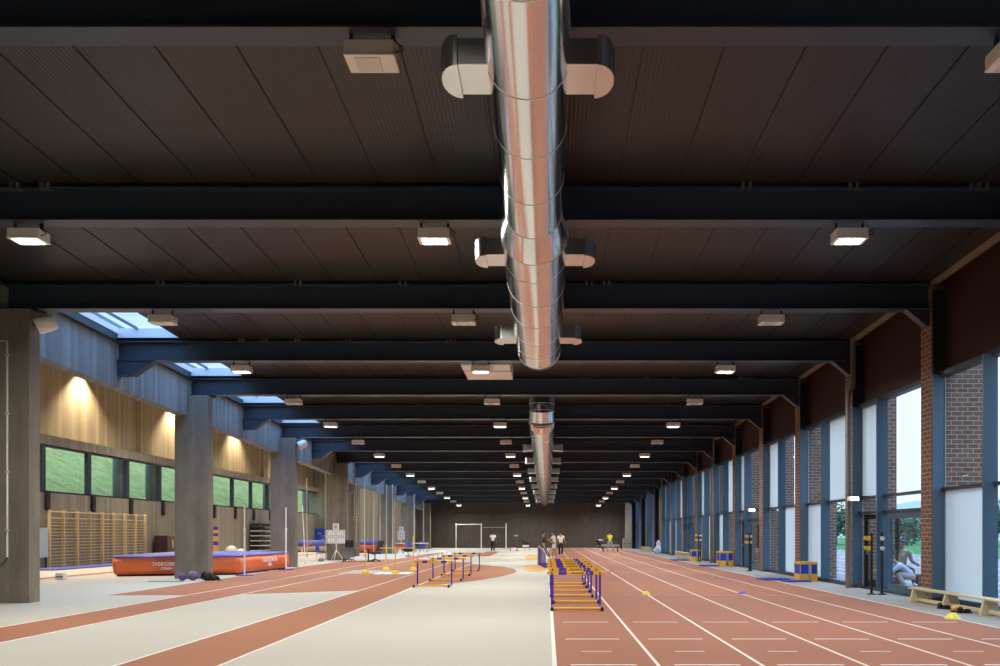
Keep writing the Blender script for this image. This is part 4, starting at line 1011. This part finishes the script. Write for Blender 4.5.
# ------------------------------------------------------------------ people
def skin_mesh(name, verts, edges, radii, material, parent, sub=2, root=0):
    bm = bmesh.new(); L = bm.verts.layers.skin.verify()
    vs = [bm.verts.new(v) for v in verts]
    for i, v in enumerate(vs):
        r = radii[i]; v[L].radius = (r, r) if not isinstance(r, tuple) else r; v[L].use_root = i == root
    for a, b_ in edges: bm.edges.new((vs[a], vs[b_]))
    me = bpy.data.meshes.new(name+'_cage'); bm.to_mesh(me); bm.free()
    o = bpy.data.objects.new(name, me); COL.objects.link(o)
    o.modifiers.new('s', 'SKIN'); m = o.modifiers.new('u', 'SUBSURF'); m.levels = sub; m.render_levels = sub
    dg = bpy.context.evaluated_depsgraph_get(); dg.update()
    me2 = bpy.data.meshes.new_from_object(o.evaluated_get(dg)); me2.name = name
    bpy.data.objects.remove(o)
    me2.materials.clear(); me2.materials.append(material)
    for p in me2.polygons: p.use_smooth = True
    o = bpy.data.objects.new(name, me2); COL.objects.link(o); o.parent = parent
    return o
def person(label, loc, rz, H=1.75, lean=0, thighs=(0, 0), knees=(0, 0), spread=.0, arms=((5, 8, 15), (5, 8, 15)), head_pitch=0, shirt='c_white', trousers='c_black', shorts=False, sleeve=False, skin='skin_tan', cap=None, stripe=None):
    """facing +y; angles in degrees: thigh pitch forward, knee flexion, arm (forward, outward, elbow)"""
    r = empty('person', label, 'person', loc, rz); k = H/1.75; r.scale = (k, k, k)
    R = math.radians
    up = Vector((0, math.sin(R(lean)), math.cos(R(lean)))); fw = Vector((0, math.cos(R(lean)), -math.sin(R(lean)))); X = Vector((1, 0, 0))
    legs = []
    for i, s in enumerate((-1, 1)):
        hip = Vector((s*.095, 0, -.03)); a = R(thighs[i]); sp = R(spread)
        td = Vector((s*math.sin(sp), math.sin(a)*math.cos(sp), -math.cos(a)*math.cos(sp)))
        kn = hip+td*.43; b_ = R(thighs[i]-knees[i])
        sd = Vector((s*math.sin(sp)*.6, math.sin(b_), -math.cos(b_))).normalized(); an = kn+sd*.42
        toe = an+Vector((s*.04, .17, -.05)); legs.append((hip, kn, an, toe))
    pz = .075-min(l[2].z for l in legs); P = Vector((0, 0, pz))
    legs = [[p+P for p in l] for l in legs]
    V = []; E = []; Rd = []
    def add(p, rad, to=None):
        V.append(p); Rd.append(rad)
        if to is not None: E.append((to, len(V)-1))
        return len(V)-1
    pel = add(P, (.125, .10)); wa = add(P+up*.17, (.118, .085), pel); ch = add(P+up*.36, (.145, .105), wa); nb = add(P+up*.50, .06, ch)
    hu = (up*math.cos(R(head_pitch))+fw*math.sin(R(head_pitch))); hf = (fw*math.cos(R(head_pitch))-up*math.sin(R(head_pitch)))
    n2 = add(P+up*.565, .052, nb); h1 = add(V[n2]+hu*.07+hf*.015, .078, n2); h2 = add(V[n2]+hu*.15+hf*.01, .09, h1); h3 = add(V[n2]+hu*.215, .06, h2)
    head_c = V[n2]+hu*.13+hf*.01
    for l, s in zip(legs, (-1, 1)):
        a = add(l[0], .088, pel); m = add((l[0]+l[1])/2, .075, a); q = add(l[1], .055, m); c = add(l[1]*.65+l[2]*.35, .054, q); an = add(l[2], .036, c); add(l[3], .03, an)
    arms_p = []
    for i, s in enumerate((-1, 1)):
        sh = P+up*.445+X*s*.185; f, o_, e = arms[i]
        d = Vector((s*math.sin(R(o_)), math.sin(R(f))*math.cos(R(o_)), -math.cos(R(f))*math.cos(R(o_)))); el = sh+d*.29
        f2 = R(f+e); d2 = Vector((s*math.sin(R(o_))*.6, math.sin(f2), -math.cos(f2))).normalized(); wr = el+d2*.25
        a = add(sh, .058, ch); b_ = add(el, .042, a); c = add(wr, .028, b_); pm = add(wr+d2*.06, (.036, .020), c)
        side = d2.cross(Vector((0, 1, 0)) if abs(d2.y) < .8 else Vector((1, 0, 0))).normalized()
        nrm = d2.cross(side).normalized()
        for j, (off, ln) in enumerate(((-.03, .07), (-.01, .085), (.01, .08), (.03, .06))):
            k0 = add(wr+d2*.095+side*off, .010, pm); k1 = add(wr+d2*(.095+ln*.55)+side*off*1.1+nrm*.006, .009, k0); add(wr+d2*(.095+ln)+side*off*1.1+nrm*.022, .008, k1)
        t0 = add(wr+d2*.05-side*.04, .011, pm); add(wr+d2*.085-side*.058+nrm*.012, .009, t0)
        arms_p.append((sh, el, wr))
    skin_mesh('body', V, E, Rd, M[skin], r)
    # face and hair
    n = MB(); n.ball(tuple(head_c+hf*.098-hu*.01), .018, 2, (.8, 1, 1.3)); n.build('nose', M[skin], r)
    e = MB()
    for s in (-1, 1): e.ball(tuple(head_c+hf*.083+hu*.018+X*s*.033), .012, 2)
    e.build('eyes', M['hair'], r)
    m_ = MB(); m_.ball(tuple(head_c+hf*.086-hu*.052), .02, 2, (1.3, .5, .4)); m_.build('mouth', M['redboard'], r)
    ea = MB()
    for s in (-1, 1): ea.ball(tuple(head_c+X*s*.088-hf*.01), .026, 2, (.4, .8, 1.2))
    ea.build('ears', M[skin], r)
    h = MB(); h.ball(tuple(head_c+hu*.035-hf*.022), .100, 3, (.96, 1.0, .98))
    bmesh.ops.delete(h.bm, geom=[v for v in h.bm.verts if (v.co-head_c).dot(hf) > .045 and (v.co-head_c).dot(hu) < .06 or (v.co-head_c).dot(hu) < -.075], context='VERTS')
    h.build('hair', M['hair'], r)
    if cap:
        c = MB(); c.ball(tuple(head_c+hu*.05), .108, 3, (.95, 1.05, .8)); bmesh.ops.delete(c.bm, geom=[v for v in c.bm.verts if (v.co-head_c).dot(hu) < .035], context='VERTS')
        c.box(-.07, .07, .06, .17, -.006, .006) if False else None
        c.build('cap', M[cap], r)
    # clothes
    v = [P-up*.05, P+up*.18, P+up*.36, P+up*.47]; rd = [(.156, .130), (.140, .106), (.166, .124), .075]; ed = [(0, 1), (1, 2), (2, 3)]
    for (sh, el, wr), s in zip(arms_p, (-1, 1)):
        i0 = len(v); v += [sh, sh*.45+el*.55] + ([el, el*.1+wr*.9] if sleeve else []); rd += [.075, .066]+([.055, .044] if sleeve else []); ed += [(2, i0), (i0, i0+1)]+([(i0+1, i0+2), (i0+2, i0+3)] if sleeve else [])
    skin_mesh('shirt', v, ed, rd, M[shirt], r)
    v = [P+up*.04, P-Vector((0, 0, .02))]; rd = [(.137, .112), (.140, .115)]; ed = [(0, 1)]
    for l in legs:
        i0 = len(v); v += [l[0], (l[0]+l[1])/2]; rd += [.102, .092]; ed += [(1, i0), (i0, i0+1)]
        if not shorts: v += [l[1], l[1]*.5+l[2]*.5, l[2]+Vector((0, 0, .03))]; rd += [.073, .068, .056]; ed += [(i0+1, i0+2), (i0+2, i0+3), (i0+3, i0+4)]
        else: v += [l[0]*.25+l[1]*.75]; rd += [.090]; ed += [(i0+1, i0+2)]
    tr = skin_mesh('shorts' if shorts else 'trousers', v, ed, rd, M[trousers], r)
    if stripe:
        for l, s in zip(legs, (-1, 1)):
            MB().tube([l[0]+X*s*.09, l[1]+X*s*.066, l[2]+X*s*.05], .016, 6).build('side_stripe', M[stripe], tr)
    for l, s in zip(legs, (-1, 1)):
        d = (l[3]-l[2]); b_ = MB(); b_.ball((l[2].x+d.x*.45, l[2].y+d.y*.45, max(.045, l[2].z-.03)), .05, 3, (.95, 2.5, .85))
        for q in b_.bm.verts: q.co.z = max(q.co.z, .0 if l[2].z < .12 else l[2].z-.08)
        b_.build('shoe', M['c_white'] if s > 0 or True else M['black'], r)
    return r
person('person in a white T-shirt and black trousers walking away by the pull-up bars', (-4.35, 60.3, .005), 0, 1.70, 2, (14, -8), (6, 18), 1, ((-8, 10, 20), (12, 10, 15)), skin='skin_dark')
person('person in a dark top and black trousers with white stripes leaning at the violet hurdles', (-.22, 45.5, .004), math.radians(-84), 1.70, -2, (30, 24), (4, 2), 3, ((40, 8, 40), (35, 8, 50)), 12, 'c_dark', 'c_black', sleeve=True, stripe='white')
person('person in a white shirt and white shorts facing the leaning person', (.46, 47.0, .005), math.radians(75), 1.66, 6, (8, -4), (4, 8), 2, ((50, 6, 20), (10, 8, 10)), 5, 'c_white', 'c_white', True)
person('person in a white shirt and black trousers walking away in the first lane', (.93, 50.5, .005), math.radians(-8), 1.68, 2, (16, -10), (8, 20), 2, ((-5, 14, 45), (8, 14, 45)), 0, 'c_white', 'c_black')
person('person in a white top and black trousers crouching at the far end of the track', (4.85, 72.0, .005), math.radians(-50), 1.72, 82, (78, 20), (110, 60), 6, ((70, 10, 10), (80, 10, 5)), -20, 'c_white', 'c_black', skin='skin_dark')
person('person in a bright yellow shirt standing with legs apart at the far end', (5.08, 60.5, .005), math.radians(10), 1.70, 6, (0, 0), (0, 0), 14, ((30, 6, 60), (30, 6, 60)), 10, 'c_yellow', 'c_grey', True)

# ------------------------------------------------------------------ outside
tag(MB().box(9.3, 27, Y0, 130, -.25, -.03).build('ground_outdoor_track', M['outtrack']), kind='structure')
tag(MB().box(27, 400, -60, 400, -.25, -.05).build('ground_lawn', M['lawn']), kind='structure')
mb = MB()
for x in (11.6, 12.9, 14.2, 17.0, 20.0, 23, 26.8): mb.box(x, x+.08, Y0, 130, -.03, -.022)
tag(mb.build('trim_2', M['line']), kind='structure')
q = [(90, 20, -.1), (400, 20, -.1), (400, 400, -.1), (90, 400, -.1)]
mb = MB(); n = 22
gr = [[mb.bm.verts.new((95+a*14, 30+b_*18, -.5+19*min(1, a/7)*(.75+.25*math.sin(a*.9+b_*.7))*min(1, (b_+1)/4))) for b_ in range(n)] for a in range(n)]
for a in range(n-1):
    for b_ in range(n-1): mb.bm.faces.new((gr[a][b_], gr[a+1][b_], gr[a+1][b_+1], gr[a][b_+1])).smooth = True
tag(mb.build('hill', M['hill']), kind='structure')
mb = MB()
L0 = [(-22.4, -.3), (-22.5, 2.3), (-24.5, 2.9), (-32, 7.2), (-44, 14.0), (-60, 20), (-90, 24)]
for (xa, za), (xb, zb_) in zip(L0, L0[1:]):
    ys = [Y0+20+j*8 for j in range(14)]
    for ya, yb in zip(ys, ys[1:]):
        v4 = [mb.bm.verts.new(p) for p in ((xa, ya, za), (xb, ya, zb_), (xb, yb, zb_), (xa, yb, za))]; mb.bm.faces.new(v4)
bmesh.ops.remove_doubles(mb.bm, verts=mb.bm.verts, dist=.01)
tag(mb.build('terrain_grass_bank', M['grass']), kind='structure')
for n, y in enumerate((40.6, 51.2, 43.9, 62.0)):
    tag(MB().lathe([(0, 0), (.28, 0), (.28, 7.6), (0, 7.6)], 20).build('outdoor_column', M['concrete_edge'], loc=(-23.2, y, 2.0)), 'pale round concrete column outside the left windows, %s one' % ORD[n+1], 'column', None, 'structure')
def tree_mesh(seed):
    rnd = random.Random(seed); mb = MB()
    blobs = [(rnd.gauss(0, 1.3), rnd.gauss(0, 1.3), rnd.uniform(1.2, 4.4), rnd.uniform(1.0, 1.7)) for _ in range(14)]
    for bx, by, bz, br in blobs:
        for _ in range(150):
            d = Vector((rnd.gauss(0, 1), rnd.gauss(0, 1), rnd.gauss(0, 1))).normalized()*br*rnd.uniform(.7, 1.05)
            c = Vector((bx, by, bz))+d; u = Vector((rnd.gauss(0, 1), rnd.gauss(0, 1), rnd.gauss(0, 1))).normalized(); v = u.cross(d).normalized(); s = rnd.uniform(.14, .3)
            mb.bm.faces.new([mb.bm.verts.new(c+u*s), mb.bm.verts.new(c+v*s*.6), mb.bm.verts.new(c-u*s), mb.bm.verts.new(c-v*s*.6)])
    return mb
def make_tree(seed):
    r = empty('tree', 'leafy green tree in the row beyond the outdoor track', 'tree', group='trees beyond the outdoor track')
    tree_mesh(seed).build('crown', M['leaf'], r)
    t = MB().tube([(0, 0, -.2), (.05, 0, 1.0), (-.05, .05, 2.2), (.1, 0, 3.6)], [.22, .18, .13, .06], 9)
    t.tube([(0, 0, 1.4), (.7, .3, 2.6)], [.09, .04], 7); t.tube([(0, 0, 1.6), (-.7, -.2, 2.8)], [.09, .04], 7); t.build('trunk', M['bark'], r)
    return r
tp = [make_tree(1), make_tree(2)]
spots = [(33, 112), (40, 104), (47, 98), (54, 92), (61, 86), (68, 80), (75, 74), (82, 68), (50, 108), (58, 102), (66, 96), (74, 89), (88, 62)]
for i, (x, y) in enumerate(spots):
    o = tp[i % 2] if i < 2 else copy_tree(tp[i % 2])
    o.location = (x, y, -.05); o.rotation_euler = (0, 0, i*1.7); s = .95+.22*math.sin(i*2.3); o.scale = (s*1.15, s*1.15, s)
r = person('person in a pale blue jacket crouching outside behind the glass door', (9.80, 20.15, -.03), math.radians(80), 1.72, 48, (100, 88), (130, 125), 12, ((55, 10, 30), (55, 10, 30)), 10, 'c_blue', 'c_grey', sleeve=True, cap='c_taupe')
r = person('person in a taupe jacket and navy cap sitting outside beyond the glass door', (10.56, 22.35, -.03), math.radians(175), 1.76, 6, (88, 84), (92, 86), 8, ((25, 10, 50), (25, 10, 50)), 5, 'c_taupe', 'c_dark', sleeve=True, cap='c_navy')
b_ = empty('outdoor_bench', 'low plain bench outside under the person in the navy cap', 'bench', (10.56, 22.5, -.03)); MB().box(-.7, .7, -.2, .2, .34, .385, .008, 1).build('seat_board', M['tan'], b_)
for s in (-1, 1): MB().box(s*.55-.04, s*.55+.04, -.16, .16, 0, .34).build('leg', M['frame'], b_)
